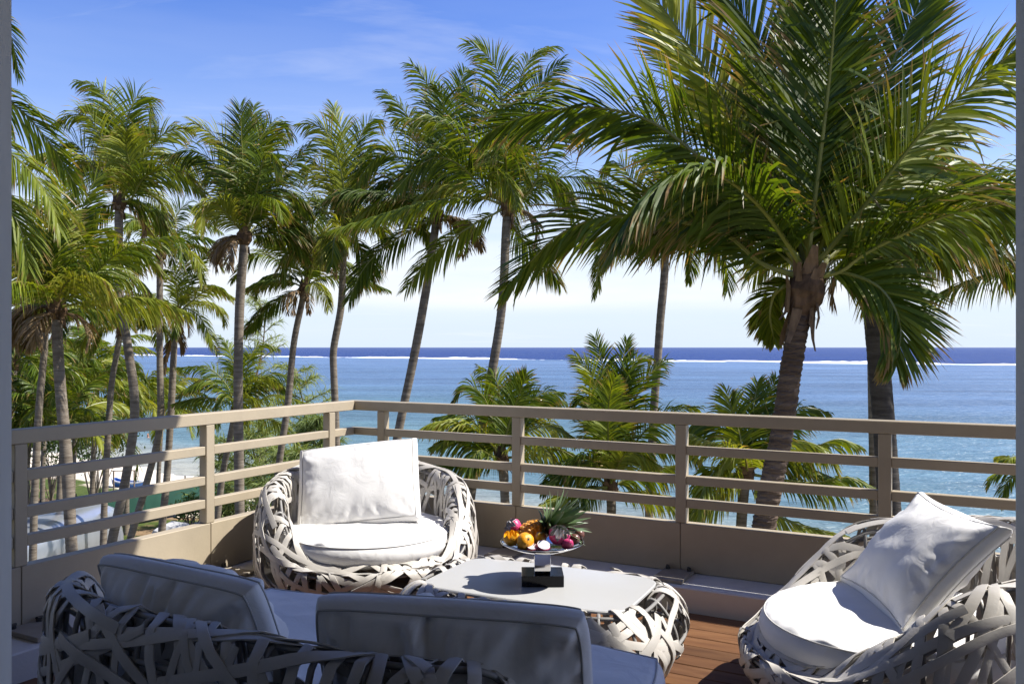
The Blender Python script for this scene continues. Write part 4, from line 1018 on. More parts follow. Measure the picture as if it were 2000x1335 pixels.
def fence():
    p = [Vector((-20.6, 35.6)), Vector((-19.4, 37.7)), Vector((-17.7, 40.8)), Vector((-16.0, 44.0)), Vector((-14.2, 47.3)), Vector((-12.6, 50.2))]
    root = empty('screen_fence', (p[0].x, p[0].y, GZ)); tag(root, 'dark green mesh screen fence between the caravan and the beach', 'fence')
    o2 = Vector((p[0].x, p[0].y))
    for k in range(len(p) - 1):
        nsub = 3; a, b_ = p[k] - o2, p[k + 1] - o2
        for i in range(nsub):
            q = a.lerp(b_, i / nsub)
            box('post', (q.x, q.y, 0.93), (0.06, 0.06, 1.96), MAT['black_steel'], root, 0.5)
        # cloth panel with a gentle billow
        V = []; nx, nz = 14, 5; d = (b_ - a); nrm = Vector((d.y, -d.x)).normalized()
        for j in range(nz):
            for i in range(nx):
                f = i / (nx - 1); g_ = j / (nz - 1); q = a.lerp(b_, f)
                w_ = 0.05 + 0.05 * math.sin(f * nsub * math.pi) ** 2 * math.sin(g_ * math.pi) + 0.015 * math.sin(i * 2.1 + j)
                V.append((q.x + nrm.x * w_, q.y + nrm.y * w_, 0.06 + 1.74 * g_ - 0.05 * math.sin(f * nsub * math.pi) ** 2 * g_))
        Fq = [(j * nx + i, j * nx + i + 1, (j + 1) * nx + i + 1, (j + 1) * nx + i) for j in range(nz - 1) for i in range(nx - 1)]
        mk('screen_panel', mesh_np('screen_panel', V, Fq), MAT['green_mesh'], root, smooth=True)
fence()
def boulder(label, px, d, r, seed):
    c = P(px[0], px[1], d); bm = bmesh.new()
    bmesh.ops.create_icosphere(bm, subdivisions=3, radius=1.0)
    for v in bm.verts:
        n_ = v.co.normalized()
        k = 1 + 0.35 * mn.noise(n_ * 1.3 + Vector((seed, 0, 0))) + 0.18 * mn.noise(n_ * 3.1 + Vector((0, seed, 0)))
        k = min(k, 1.08)
        v.co = Vector((n_.x * k * r * 1.2, n_.y * k * r, n_.z * k * r * 0.75))
    o_ = mk('boulder', bm_mesh('boulder', bm), MAT['rock']); o_.location = (c.x, c.y, GZ + r * 0.3); o_.rotation_euler = (0, 0, seed)
    tag(o_, label, 'boulder', 'pale boulders in the garden')
boulder('large pale boulder behind the left railing, right of the caravan', (338, 1030), 37, 0.75, 1)
boulder('pale boulder lying just right of the caravan end', (282, 1050), 34, 0.6, 2)
boulder('small grey boulder between the caravan and the big boulder', (305, 1062), 33, 0.45, 3)
boulder('small pale boulder left of the green shrub by the fence', (392, 1012), 38.5, 0.5, 4)
boulder('flat pale boulder behind the beige post on the left', (425, 1010), 38, 0.6, 5)

g_ = P(222, 955, 49); hr = empty('beach_handrail', (g_.x, g_.y, GZ)); tag(hr, 'thin brown wooden handrail frame standing at the edge of the sand', 'handrail')
for k in range(3): box('post', (k * 0.55, 0.1 * k, 0.6), (0.06, 0.06, 1.3), MAT['weathered_wood'], hr)
box('rail', (0.55, 0.1, 1.27), (1.3, 0.05, 0.05), MAT['weathered_wood'], hr, R(10))
b_ = P(254, 943, 52)
def craft():
    root = empty('small_boat', (b_.x, b_.y, ground_z(np.array(b_.x), np.array(b_.y)) + 0.02), R(-20)); tag(root, 'small blue and white boat lying on the sand beyond the green fence', 'boat')
    bm = bmesh.new(); rows = []
    for i in range(13):
        f = i / 12; w_ = 0.42 * math.sin(math.pi * min(1, f * 0.9 + 0.08)) ** 0.6; sh = 0.18 * (2 * f - 1) ** 4
        rows.append([bm.verts.new((-1.3 + 2.6 * f, w_ * c_, 0.42 * s_ + sh)) for c_, s_ in ((-1, 1), (-0.85, 0.4), (-0.4, 0.02), (0.4, 0.02), (0.85, 0.4), (1, 1))])
    for i in range(12):
        for j in range(5): bm.faces.new((rows[i][j], rows[i][j + 1], rows[i + 1][j + 1], rows[i + 1][j]))
    bm.faces.new(rows[0]); bm.faces.new(rows[-1])
    mk('hull', bm_mesh('hull', bm), MAT['hull_blue'], root, smooth=True)
    V = []
    for s_ in (-1, 1): pass
    bm = bmesh.new()
    for x in (-0.5, 0.4): box_bm(bm, 0.25, 0.72, 0.05, Matrix.Translation((x, 0, 0.36)))
    mk('seat', bm_mesh('seat', bm), MAT['white_panel'], root)
    pts = [(-1.3 + 2.6 * f, 0.43 * math.sin(math.pi * min(1, f * 0.9 + 0.08)) ** 0.6 * s_, 0.43 + 0.18 * (2 * f - 1) ** 4) for s_ in (-1, 1) for f in (np.linspace(0, 1, 13) if s_ < 0 else np.linspace(1, 0, 13))]
    V, Q = tube_np(pts, 0.05, 6); mk('gunwale', mesh_fast('gunwale', V, Q), MAT['white_panel'], root, smooth=True)
craft()
def swimmer():
    c = P(289, 857, 88.5)
    bm = bmesh.new()
    # one continuous bust: shoulders, neck, head, rising from the water
    prof = [(-0.30, .20, .13), (-0.12, .23, .13), (0.02, .225, .12), (0.10, .17, .10), (0.15, .075, .075), (0.20, .06, .065), (0.24, .07, .085), (0.31, .08, .10), (0.38, .078, .098), (0.44, .055, .07), (0.465, .01, .012)]
    rows = []
    for z, a, b2 in prof:
        rows.append([bm.verts.new((a * math.cos(t_ * math.pi / 8), b2 * math.sin(t_ * math.pi / 8) - 0.02 * (z > .2), z)) for t_ in range(16)])
    for i in range(len(rows) - 1):
        for j in range(16): bm.faces.new((rows[i][j], rows[i][(j + 1) % 16], rows[i + 1][(j + 1) % 16], rows[i + 1][j]))
    bm.faces.new(rows[-1])
    # upper arms leaving the shoulders, forearms under water
    root = empty('person', (c.x, c.y, SZ - 0.02)); tag(root, 'person standing chest-deep in the lagoon between the left palm trunks', 'person')
    for s_ in (-1, 1):
        V, Q = tube_np(catmull([(s_ * .17, 0, .06), (s_ * .27, -.04, -.02), (s_ * .33, -.16, -.16)], 8)[0], np.linspace(.065, .045, 8), 10)
        vs2 = [bm.verts.new(tuple(v)) for v in V]
        for q in Q: bm.faces.new([vs2[i] for i in q])
    bmesh.ops.scale(bm, vec=(1.2, 1.2, 1.2), verts=bm.verts[:])
    mk('body', bm_mesh('body', bm), MAT['skin'], root, smooth=True)
    bm = bmesh.new(); bmesh.ops.create_uvsphere(bm, u_segments=14, v_segments=8, radius=0.105)
    for v in bm.verts: v.co = Vector((v.co.x * 1.0, v.co.y * 1.15 + 0.02, v.co.z * 0.85 + 0.48))
    mk('hair', bm_mesh('hair', bm), MAT['hair'], root, smooth=True)
swimmer()

# ------------------------------------------------------------------ woven furniture
class Woven:
    """surface swept along a closed plan curve: plan (superellipse) x profile (inset, z) with a varying rim height"""
    def __init__(s, a, b, n, prof, ns=240, nv=70):
        th = np.linspace(0, 2 * np.pi, 1441)
        c_, s_ = np.cos(th), np.sin(th)
        X = a * np.sign(c_) * np.abs(c_) ** (2 / n); Y = b * np.sign(s_) * np.abs(s_) ** (2 / n)
        L = np.concatenate([[0], np.cumsum(np.hypot(np.diff(X), np.diff(Y)))]); s.per = L[-1]
        q = np.linspace(0, L[-1], ns + 1)
        x, y = np.interp(q, L, X), np.interp(q, L, Y)
        tx, ty = np.gradient(x), np.gradient(y)
        tx[0] = tx[-1] = x[1] - x[-2]; ty[0] = ty[-1] = y[1] - y[-2]
        ln = np.hypot(tx, ty); nx, ny = ty / ln, -tx / ln
        G = np.zeros((ns + 1, nv, 3)); plen = []
        for i in range(ns + 1):
            C = np.array([(p[0], 0, p[1]) for p in prof(math.atan2(y[i], x[i]), x[i], y[i])])
            pp, l_ = catmull(C, nv); plen.append(l_)
            G[i, :, 0] = x[i] - nx[i] * pp[:, 0]; G[i, :, 1] = y[i] - ny[i] * pp[:, 0]; G[i, :, 2] = pp[:, 2]
        s.G, s.ns, s.nv = G, ns, nv; s.plen = np.mean(plen)
        ds = np.gradient(G, axis=0); dv = np.gradient(G, axis=1)
        ds[0] = ds[-1] = G[1] - G[-2]
        nm = np.cross(ds, dv); nm /= np.linalg.norm(nm, axis=2)[:, :, None] + 1e-9
        s.Nm = nm
    def at(s, u, v):
        fu = (u % 1.0) * s.ns; fv = np.clip(v, 0, 1) * (s.nv - 1)
        i = np.minimum(fu.astype(int), s.ns - 1); j = np.minimum(fv.astype(int), s.nv - 2)
        a, b = (fu - i)[:, None], (fv - j)[:, None]
        def bl(A): return (1 - a) * (1 - b) * A[i, j] + a * (1 - b) * A[i + 1, j] + (1 - a) * b * A[i, j + 1] + a * b * A[i + 1, j + 1]
        p, n_ = bl(s.G), bl(s.Nm); n_ /= np.linalg.norm(n_, axis=1)[:, None] + 1e-9
        return p, n_
    def strip(s, u0, v0, ang, length, lay, w, rs, npt=34, curve=0.0):
        t = np.linspace(-0.5, 0.5, npt) * length
        a = ang + curve * t / length
        du = np.cos(a); dv = np.sin(a)
        cu = np.concatenate([[0], np.cumsum((du[1:] + du[:-1]) / 2 * np.diff(t))]); cv = np.concatenate([[0], np.cumsum((dv[1:] + dv[:-1]) / 2 * np.diff(t))])
        cu -= cu[npt // 2]; cv -= cv[npt // 2]
        u = u0 + cu / s.per; v = v0 + cv / s.plen
        ok = (v > 0.01) & (v < 0.99)
        if ok.sum() < 6: return None
        u, v = u[ok], v[ok]; m_ = len(u)
        p, n_ = s.at(u, v)
        p = p + n_ * (lay + 0.0036 * np.sin(np.linspace(0, length * 22, m_) + rs.rand() * 6))[:, None]
        T = np.gradient(p, axis=0); T /= np.linalg.norm(T, axis=1)[:, None] + 1e-9
        B = np.cross(n_, T); B /= np.linalg.norm(B, axis=1)[:, None] + 1e-9
        tl = 0.05 * rs.randn(); n2 = np.cos(tl) * n_ + np.sin(tl) * B; B = np.cross(n2, T)
        hw, ht = w / 2, 0.0020
        a_, b_ = p - B * hw, p + B * hw; up_ = n2 * ht
        arch = n2 * 0.0022                                 # the strap is slightly crowned across its width
        V = np.stack([a_ + up_, p + up_ + arch, b_ + up_, b_ + up_, b_ - up_, b_ - up_, p - up_ + arch * 0.6, a_ - up_, a_ - up_, a_ + up_], 1).reshape(-1, 3)
        i = np.arange(m_ - 1)[:, None] * 10; j = np.array([0, 1, 3, 5, 6, 8])[None, :]
        Q = np.stack([i + j, i + j + 1, i + 10 + j + 1, i + 10 + j], -1).reshape(-1, 4)
        return mesh_fast('woven_strap', V, Q)
    def weave(s, root, n, w, seed, vmax=1.0, ulist=None, lens=(0.7, 1.5), steep=0.6):
        rs = np.random.RandomState(seed); k = 0; tries = 0
        while k < n and tries < n * 4:
            tries += 1
            u0 = (k * 0.61803 + rs.rand() * 0.05) % 1.0
            if ulist and not any(a <= u0 <= b for a, b in ulist): u0 = rs.uniform(*ulist[rs.randint(len(ulist))])
            v0 = rs.rand() * vmax
            r_ = rs.rand()
            if r_ < steep: ang = rs.choice([-1, 1]) * R(rs.uniform(48, 88)); ln = rs.uniform(*lens)
            else: ang = rs.choice([-1, 1]) * R(rs.uniform(3, 42)); ln = rs.uniform(*lens) * 1.15
            me = s.strip(u0, v0, ang, ln, rs.choice([0, 0.003, 0.006, 0.009]), w * rs.uniform(0.85, 1.15), rs, curve=rs.randn() * 0.16)
            if me is None: continue
            mk('woven_strap', me, MAT['strap'], root, smooth=True); k += 1
    def rim(s, root, n, w, seed):
        # long straps laid round the rolled rim, slightly askew
        rs = np.random.RandomState(seed + 500)
        for k in range(n):
            me = s.strip((k + rs.rand() * 0.5) / n, 0.57 + 0.05 * rs.randn(), rs.choice([-1, 1]) * R(rs.uniform(1, 8)), rs.uniform(0.9, 1.4), 0.006 + 0.004 * (k % 2), w, rs)
            if me is not None: mk('woven_strap', me, MAT['strap'], root, smooth=True)
    def frame(s, root, vs_, nrib, r=0.008, v1=0.9, name='inner_frame'):
        V, Q, off = [], [], 0
        for v in vs_:
            p, n_ = s.at(np.linspace(0, 1, 120), np.full(120, v)); a, b = tube_np(p - n_ * 0.012, r, 6); V.append(a); Q.append(b + off); off += len(a)
        for k in range(nrib):
            p, n_ = s.at(np.full(40, k / nrib), np.linspace(0.02, v1, 40)); a, b = tube_np(p - n_ * 0.012, r, 6); V.append(a); Q.append(b + off); off += len(a)
        mk(name, mesh_fast(name, np.vstack(V), np.vstack(Q)), MAT['inner_frame'], root, smooth=True)

def sstep(x, a, b):
    t = min(1, max(0, (x - a) / (b - a))); return t * t * (3 - 2 * t)

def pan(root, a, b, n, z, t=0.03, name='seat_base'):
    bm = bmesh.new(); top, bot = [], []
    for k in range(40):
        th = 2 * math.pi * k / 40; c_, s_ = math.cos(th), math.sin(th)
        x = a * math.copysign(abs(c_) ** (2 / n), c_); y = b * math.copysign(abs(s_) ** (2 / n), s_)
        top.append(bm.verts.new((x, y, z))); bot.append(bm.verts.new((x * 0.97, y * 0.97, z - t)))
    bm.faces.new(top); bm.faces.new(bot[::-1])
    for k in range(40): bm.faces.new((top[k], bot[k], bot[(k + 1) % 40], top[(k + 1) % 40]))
    mk(name, bm_mesh(name, bm), MAT['pan_shade'], root)

def chair(label, loc, front, seed, hb=0.72, hf=0.27, rad=0.63):
    root = empty('woven_armchair', (loc[0], loc[1], 0.005), math.atan2(front[1], front[0]))
    tag(root, label, 'armchair', 'round woven armchairs')
    def prof(th, x, y):
        f = abs(th) / math.pi                       # 0 front (+x), 1 back
        h = hf + (hb - hf) * (sstep(f, 0.16, 0.55) * 0.80 + 0.20 * sstep(f, 0.5, 1.0))
        k = sstep(f, 0.15, 0.6)
        return [(0.30, 0.02), (0.15, 0.03), (0.03, 0.12), (0.0, 0.20 + 0.05 * k), (0.012, 0.55 * h + 0.10), (0.045, h - 0.05), (0.10, h), (0.155, h - 0.035),
                (0.175, 0.6 * h + 0.07), (0.185, 0.22), (0.22, 0.19), (0.34, 0.185)]
    wv = Woven(rad, rad, 2.0, prof)
    wv.frame(root, (0.02, 0.14, 0.30, 0.50, 0.62), 20, 0.008)
    wv.weave(root, 112, 0.030, seed, lens=(1.1, 1.9))
    wv.rim(root, 10, 0.030, seed)
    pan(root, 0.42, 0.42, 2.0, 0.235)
    return root
chair_a = chair('round woven pale strap armchair in the corner of the railing', (-0.84, 4.93), (0.28, -0.96), 101)
chair_b = chair('round woven strap armchair at the right, half in shade beside the jamb', (1.53, 3.26), (-1.0, 0.06), 102)

# sofa, seen from behind
sofa = empty('woven_sofa', W(-1.775, 2.06, 0.005), RZ)
tag(sofa, 'long woven strap sofa seen from behind in deep shade', 'sofa')
def sprof(th, x, y):
    # back is local -y; left end (-x) is high, right end (+x) falls away
    back = sstep(-y, -0.15, 0.40); left = sstep(-x, 0.55, 0.85) * sstep(-y, -0.12, 0.36); right = sstep(x, 0.70, 0.90)
    h = 0.28 + 0.385 * max(back * (1 - 0.5 * right * sstep(y, -0.5, 0.1)), left)
    return [(0.22, 0.02), (0.10, 0.03), (0.02, 0.10), (0.0, 0.22), (0.008, 0.5 * h + 0.12), (0.03, h - 0.045), (0.075, h), (0.12, h - 0.03), (0.135, 0.6 * h + 0.07), (0.145, 0.22), (0.2, 0.19), (0.32, 0.185)]
sw_ = Woven(0.925, 0.55, 3.6, sprof, ns=300)
sw_.frame(sofa, (0.05, 0.20, 0.33, 0.46, 0.56, 0.66), 34, 0.009)
sw_.rim(sofa, 7, 0.031, 103)
sw_.weave(sofa, 135, 0.031, 103, lens=(1.0, 1.9), steep=0.62)
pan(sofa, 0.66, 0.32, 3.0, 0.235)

# coffee table
table = empty('woven_coffee_table', W(-1.635, 3.262, 0.005), R(-25.5))
tag(table, 'low woven strap coffee table with a pale glass top', 'coffee table')
def tprof(th, x, y):
    return [(0.30, 0.02), (0.18, 0.03), (0.07, 0.09), (0.01, 0.18), (0.0, 0.24), (0.025, 0.31), (0.075, 0.375), (0.115, 0.396), (0.14, 0.382), (0.16, 0.34)]
tw_ = Woven(0.61, 0.43, 3.4, tprof)
tw_.frame(table, (0.05, 0.3, 0.55, 0.85), 22, 0.008, v1=0.97)
tw_.weave(table, 84, 0.031, 104, lens=(0.5, 1.0), steep=0.75)
bm = bmesh.new(); top, bot, mid = [], [], []
for k in range(64):
    th = 2 * math.pi * k / 64; c_, s_ = math.cos(th), math.sin(th); n_ = 7.0
    x = math.copysign(abs(c_) ** (2 / n_), c_); y = math.copysign(abs(s_) ** (2 / n_), s_)
    top.append(bm.verts.new((0.458 * x, 0.278 * y, 0.397))); mid.append(bm.verts.new((0.462 * x, 0.282 * y, 0.393))); bot.append(bm.verts.new((0.462 * x, 0.282 * y, 0.385)))
bm.faces.new(top); bm.faces.new(bot[::-1])
for k in range(64):
    j = (k + 1) % 64
    bm.faces.new((top[k], mid[k], mid[j], top[j])); bm.faces.new((mid[k], bot[k], bot[j], mid[j]))
mk('glass_top', bm_mesh('glass_top', bm), MAT['glass_top'], table)
V, Q, off = [], [], 0
for sx in (-1, 1):
    for sy in (-1, 1):
        a, b = tube_np([(sx * 0.40, sy * 0.20, 0.0), (sx * 0.42, sy * 0.21, 0.39)], 0.018, 8); lg = mk('leg', mesh_fast('leg', a, b), MAT['inner_frame'], table, smooth=True)

# ------------------------------------------------------------------ cushions
def cushion(name, label, cat, M, w, h, t, seed, disc=False, g=0.35, wr=0.010, pinch=0.05, group=None, sag=0.0, pe=3.2, pp_=0.62, gb=0.022, crn=0.0):
    """box cushion: bulging faces, gusset side, seams; local x = width, y = height, z = thickness"""
    n = 52; U = np.linspace(-1, 1, n); u, v = np.meshgrid(U, U)
    us, vs2 = np.sin(u * np.pi / 2) * 0.35 + u * 0.65, np.sin(v * np.pi / 2) * 0.35 + v * 0.65
    if disc:
        x = us * np.sqrt(1 - vs2 ** 2 / 2); y = vs2 * np.sqrt(1 - us ** 2 / 2)
    else:
        x = us * (1 - pinch * (1 - vs2 ** 2) ** 1.0 * np.abs(us) ** 3); y = vs2 * (1 - pinch * (1 - us ** 2) * np.abs(vs2) ** 3)
    cq = 1 - crn * (np.abs(us) * np.abs(vs2)) ** 5; x = x * cq; y = y * cq
    r2 = np.clip(1 - (np.maximum(np.abs(u), np.abs(v))) ** 2.6, 0, 1)
    bulge = (1 - np.abs(us) ** pe) * (1 - np.abs(vs2) ** pe)
    bulge = np.clip(bulge, 0, 1) ** pp_
    def wrinkle(sd, sgn):
        A = np.zeros_like(u)
        for i in range(n):
            for j in range(n):
                a_, b_ = x[i, j] * w, y[i, j] * h
                e_ = max(abs(u[i, j]), abs(v[i, j]))
                ang = math.atan2(b_, a_)
                # creases run in from the edges, soft dents in the middle
                cr_ = (mn.noise(Vector((ang * 5.5, e_ * 1.1, sd))) + 0.22 * mn.noise(Vector((a_ * 26, b_ * 26 * 0.25, sd + 2)))) * sstep(e_, 0.45, 0.85) * (1 - sstep(e_, 0.93, 1.0))
                A[i, j] = wr * (1.5 * cr_ + 0.9 * mn.noise(Vector((a_ * 4, b_ * 4, sd + 7))) * bulge[i, j])
        return A
    zt = t / 2 * (g + (1 - g) * bulge) + wrinkle(seed, 1) - sag * bulge
    zb = -t / 2 * (g + (1 - g) * bulge) - wrinkle(seed + 3, -1) * 0.7
    Vt = np.stack([x * w / 2, y * h / 2, zt], -1).reshape(-1, 3); Vb = np.stack([x * w / 2, y * h / 2, zb], -1).reshape(-1, 3)
    idx = np.arange(n * n).reshape(n, n)
    q = np.stack([idx[:-1, :-1], idx[:-1, 1:], idx[1:, 1:], idx[1:, :-1]], -1).reshape(-1, 4)
    loop = np.concatenate([idx[0, :-1], idx[:-1, -1], idx[-1, :0:-1], idx[:0:-1, 0]])
    V = [Vt, Vb]; Qs = [q, q[:, ::-1] + n * n]
    # gusset rings
    m_ = len(loop); a = Vt[loop]; b = Vb[loop]; nr = 3; prev = loop; off = 2 * n * n
    ctr = np.array([0, 0, 0.0])
    outd = a * np.array([1, 1, 0]); outd /= np.linalg.norm(outd, axis=1)[:, None]
    for k in range(nr):
        f = (k + 1) / (nr + 1); rim = a * (1 - f) + b * f + outd * (gb * math.sin(math.pi * f)) * (t / 0.15)
        V.append(rim); cur = np.arange(m_) + off; off += m_
        Qs.append(np.stack([prev, cur, np.roll(cur, -1), np.roll(prev, -1)], -1)[:, ::1]); prev = cur
    lb = loop + n * n
    Qs.append(np.stack([prev, lb, np.roll(lb, -1), np.roll(prev, -1)], -1))
    root = empty(name, M.to_translation()); root.matrix_world = M
    tag(root, label, cat, group)
    me = mesh_fast('cover', np.vstack(V), np.vstack(Qs))
    bm = bmesh.new(); bm.from_mesh(me); bmesh.ops.recalc_face_normals(bm, faces=bm.faces[:]); bm.to_mesh(me); bm.free()
    mk('cover', me, MAT['canvas'], root, smooth=True)
    for ring, zz in ((a, 1), (b, -1)):
        pts = np.vstack([ring, ring[:1]]) + np.vstack([outd, outd[:1]]) * 0.002
        tv, tq = tube_np(pts, 0.0032, 5); mk('seam', mesh_fast('seam', tv, tq), MAT['seam_thread'], root, smooth=True)
    return root
def frame_m(loc, xax, yax):
    x = Vector(xax).normalized(); y = Vector(yax); y = (y - x * y.dot(x)).normalized(); z = x.cross(y)
    M = Matrix((x, y, z)).transposed().to_4x4(); M.translation = loc; return M
# seat cushions
fa = Vector((0.28, -0.96, 0)).normalized(); fb = Vector((-1, 0.06, 0)).normalized()
la = Vector((-fa.y, fa.x, 0)); lb = Vector((-fb.y, fb.x, 0))
up = Vector((0, 0, 1))
cushion('seat_cushion', 'round white seat cushion in the sunlit corner armchair', 'cushion', frame_m(Vector((-0.84, 4.93, 0.325)) + fa * 0.075, la, -fa + up * 0.03), 0.94, 0.90, 0.17, 5, disc=True, g=0.62, group='round seat cushions')
cushion('seat_cushion', 'round white seat cushion in the shaded right armchair', 'cushion', frame_m(Vector((1.53, 3.26, 0.325)) + fb * 0.075, lb, -fb + up * 0.03), 0.94, 0.92, 0.17, 9, disc=True, g=0.62, group='round seat cushions')
# back pillows on the chairs
pa = (P(582, 893, 5.08) + P(790, 870, 5.10)) / 2; pb = (P(605, 1042, 4.80) + P(820, 1008, 4.86)) / 2
cushion('back_pillow', 'large white back pillow glaring in full sun on the corner armchair', 'pillow',
        frame_m((pa + pb) / 2 + Vector((0, 0.03, 0.01)), P(790, 870, 5.10) - P(582, 893, 5.08), pa - pb), 0.67, 0.50, 0.22, 15, wr=0.009, pe=2.6, pp_=0.7, g=0.34, pinch=0.04, crn=0.02, group='white back pillows')
q1, q2, q3, q4 = Vector((1.43, 3.66, 0.42)), Vector((1.38, 2.97, 0.42)), Vector((1.71, 3.66, 0.78)), Vector((1.72, 2.95, 0.76))
cushion('back_pillow', 'white back pillow leaning in the right armchair, lit from one side', 'pillow',
        frame_m((q1 + q2 + q3 + q4) / 4 + Vector((0.02, 0, -0.01)), q2 - q1, (q3 + q4) - (q1 + q2)), 0.69, 0.49, 0.22, 22, wr=0.015, pe=2.4, pp_=0.75, g=0.24, pinch=0.12, group='white back pillows')
# sofa: seat pad and two back pillows
M = frame_m(W(-1.72, 2.16, 0.345), W(1, 0, 0), W(0, 1, 0))
cushion('sofa_seat_pad', 'long white seat pad lying on the shaded sofa', 'cushion', M, 1.66, 0.90, 0.19, 31, g=0.7, pinch=-0.10)
M = frame_m(W(-2.07, 1.81, 0.53), W(1, -0.04, 0), W(0, -0.36, 0) + Vector((0, 0, 0.9)))
cushion('back_pillow', 'grey-shaded white pillow against the left half of the sofa back', 'pillow', M, 0.68, 0.48, 0.34, 35, wr=0.036, g=0.18, pe=2.2, pp_=0.8, pinch=0.02, gb=0.008, crn=0.05, group='white back pillows')
M = frame_m(W(-1.18, 1.86, 0.525), W(1, 0.30, 0), W(0.08, -0.26, 0) + Vector((0, 0, 0.9)))
cushion('back_pillow', 'white pillow at the front centre, standing on the sofa nearest the camera', 'pillow', M, 0.69, 0.49, 0.33, 38, wr=0.036, g=0.24, pe=2.2, pp_=0.8, pinch=0.015, gb=0.010, crn=0.045, group='white back pillows')

# ------------------------------------------------------------------ fruit stand
m, n, l, o = new_mat('chrome')
b = N(n, 'ShaderNodeBsdfPrincipled', inp={'Metallic': 1.0, 'Roughness': 0.06, 'Base Color': (0.72, 0.70, 0.67, 1)}); l.new(b.outputs[0], o.inputs[0])
simple('black_stone', (0.004, 0.004, 0.006), (0.008, 0.008, 0.010), rough=0.12, spec=0.22, scale=30)
simple('pine_body', (0.55, 0.22, 0.02), (0.72, 0.36, 0.04), rough=0.5, scale=40, bump=0.3)
simple('pine_eye', (0.55, 0.34, 0.10), (0.36, 0.20, 0.06), rough=0.6, scale=60)
simple('pine_leaf', (0.06, 0.11, 0.045), (0.15, 0.21, 0.10), rough=0.38, scale=10, stretch=(1, 1, 0.3))
simple('orange_peel', (0.80, 0.33, 0.012), (0.86, 0.40, 0.02), rough=0.38, scale=14, bump=0.25, bscale=160, sss=0.1)
simple('mango_flesh', (0.85, 0.46, 0.02), (0.90, 0.55, 0.04), rough=0.35, scale=12, sss=0.15)
simple('dragon_skin', (0.50, 0.02, 0.12), (0.62, 0.06, 0.20), rough=0.4, scale=16)
simple('passion_skin', (0.09, 0.035, 0.03), (0.16, 0.07, 0.05), rough=0.3, scale=20)
simple('tomato_green', (0.50, 0.24, 0.02), (0.28, 0.30, 0.04), rough=0.35, scale=14)
m, n, l, o = new_mat('dragon_flesh')
b = N(n, 'ShaderNodeBsdfPrincipled', inp={'Roughness': 0.4, 'Subsurface Weight': 0.1}); t = N(n, 'ShaderNodeTexCoord')
vo = N(n, 'ShaderNodeTexVoronoi', inp={'Scale': 170.0}); l.new(t.outputs['Object'], vo.inputs['Vector'])
r_ = ramp(n, [(0.16, (0.02, 0.02, 0.02)), (0.26, (0.66, 0.63, 0.64))]); l.new(vo.outputs['Distance'], r_.inputs[0]); l.new(r_.outputs[0], b.inputs['Base Color']); l.new(b.outputs[0], o.inputs[0])

DB = 3.64; ZT = 0.402
bc = Vector(((1059 - 1000) / F * DB, DB, ZT))
stand = empty('fruit_stand', bc); tag(stand, 'polished metal fruit dish on a mirror stem and black block', 'fruit stand')
box('base', (0, 0, 0.0235), (0.178, 0.155, 0.046), MAT['black_stone'], stand, 0, 0.002)
box('stem', (0.0, 0, 0.092), (0.070, 0.070, 0.090), MAT['chrome'], stand, 0, 0.0015)
def lathe(prof, n=48):
    V, Fq = [], []
    for r_, z in prof:
        for k in range(n): V.append((r_ * math.cos(2 * math.pi * k / n), r_ * math.sin(2 * math.pi * k / n), z))
    for i in range(len(prof) - 1):
        for k in range(n): Fq.append((i * n + k, i * n + (k + 1) % n, (i + 1) * n + (k + 1) % n, (i + 1) * n + k))
    return V, Fq
V, Fq = lathe([(0.002, 0.1375), (0.06, 0.138), (0.12, 0.148), (0.165, 0.166), (0.178, 0.1735), (0.180, 0.176), (0.177, 0.1765), (0.163, 0.170), (0.118, 0.153), (0.06, 0.144), (0.002, 0.1435)])
mk('bowl', mesh_np('bowl', V, Fq), MAT['chrome'], stand, smooth=True)
BZ = ZT + 0.15
def FP(px, py, dd): return P(px, py, dd) + Vector((0, 0, 0.014))
def blob(name, label, cat, c, r, mat, seed=0, squash=(1, 1, 1), amp=0.04, group=None, stem=True):
    bm = bmesh.new(); bmesh.ops.create_icosphere(bm, subdivisions=3, radius=1.0)
    for v in bm.verts:
        n_ = v.co.normalized(); k = 1 + amp * mn.noise(n_ * 2 + Vector((seed, 0, 0))); dm = 0.10 * math.exp(-((1 - n_.z) * 9) ** 2)
        v.co = Vector((n_.x * k * r * squash[0], n_.y * k * r * squash[1], (n_.z * k - dm) * r * squash[2]))
    root = empty(name, c); tag(root, label, cat, group)
    mk('flesh', bm_mesh('flesh', bm), mat, root, smooth=True)
    if stem:
        bm = bmesh.new(); bmesh.ops.create_cone(bm, cap_ends=True, segments=6, radius1=r * 0.10, radius2=r * 0.06, depth=r * 0.12, matrix=Matrix.Translation((0, 0, r * squash[2] * 0.93)))
        for k in range(5):
            a = k * 1.2566; z_ = r * squash[2] * 0.93
            vv = [bm.verts.new((r * 0.07 * math.cos(a + 0.5), r * 0.07 * math.sin(a + 0.5), z_)), bm.verts.new((r * 0.07 * math.cos(a - 0.5), r * 0.07 * math.sin(a - 0.5), z_)), bm.verts.new((r * 0.3 * math.cos(a), r * 0.3 * math.sin(a), z_ * 0.99))]
            bm.faces.new(vv)
        mk('stalk', bm_mesh('stalk', bm), MAT['pine_leaf'], root)
    return root
o_ = blob('orange', 'whole orange at the front of the fruit dish', 'orange', FP(1026, 1063, 3.545), 0.037, MAT['orange_peel'], 1, stem=True); o_.rotation_euler = (0.9, 0.7, 0)
blob('small_orange_fruit', 'small yellow-green fruit beside the whole orange', 'fruit', FP(1056, 1054, 3.60), 0.024, MAT['tomato_green'], 2, squash=(1, 1, 0.95))
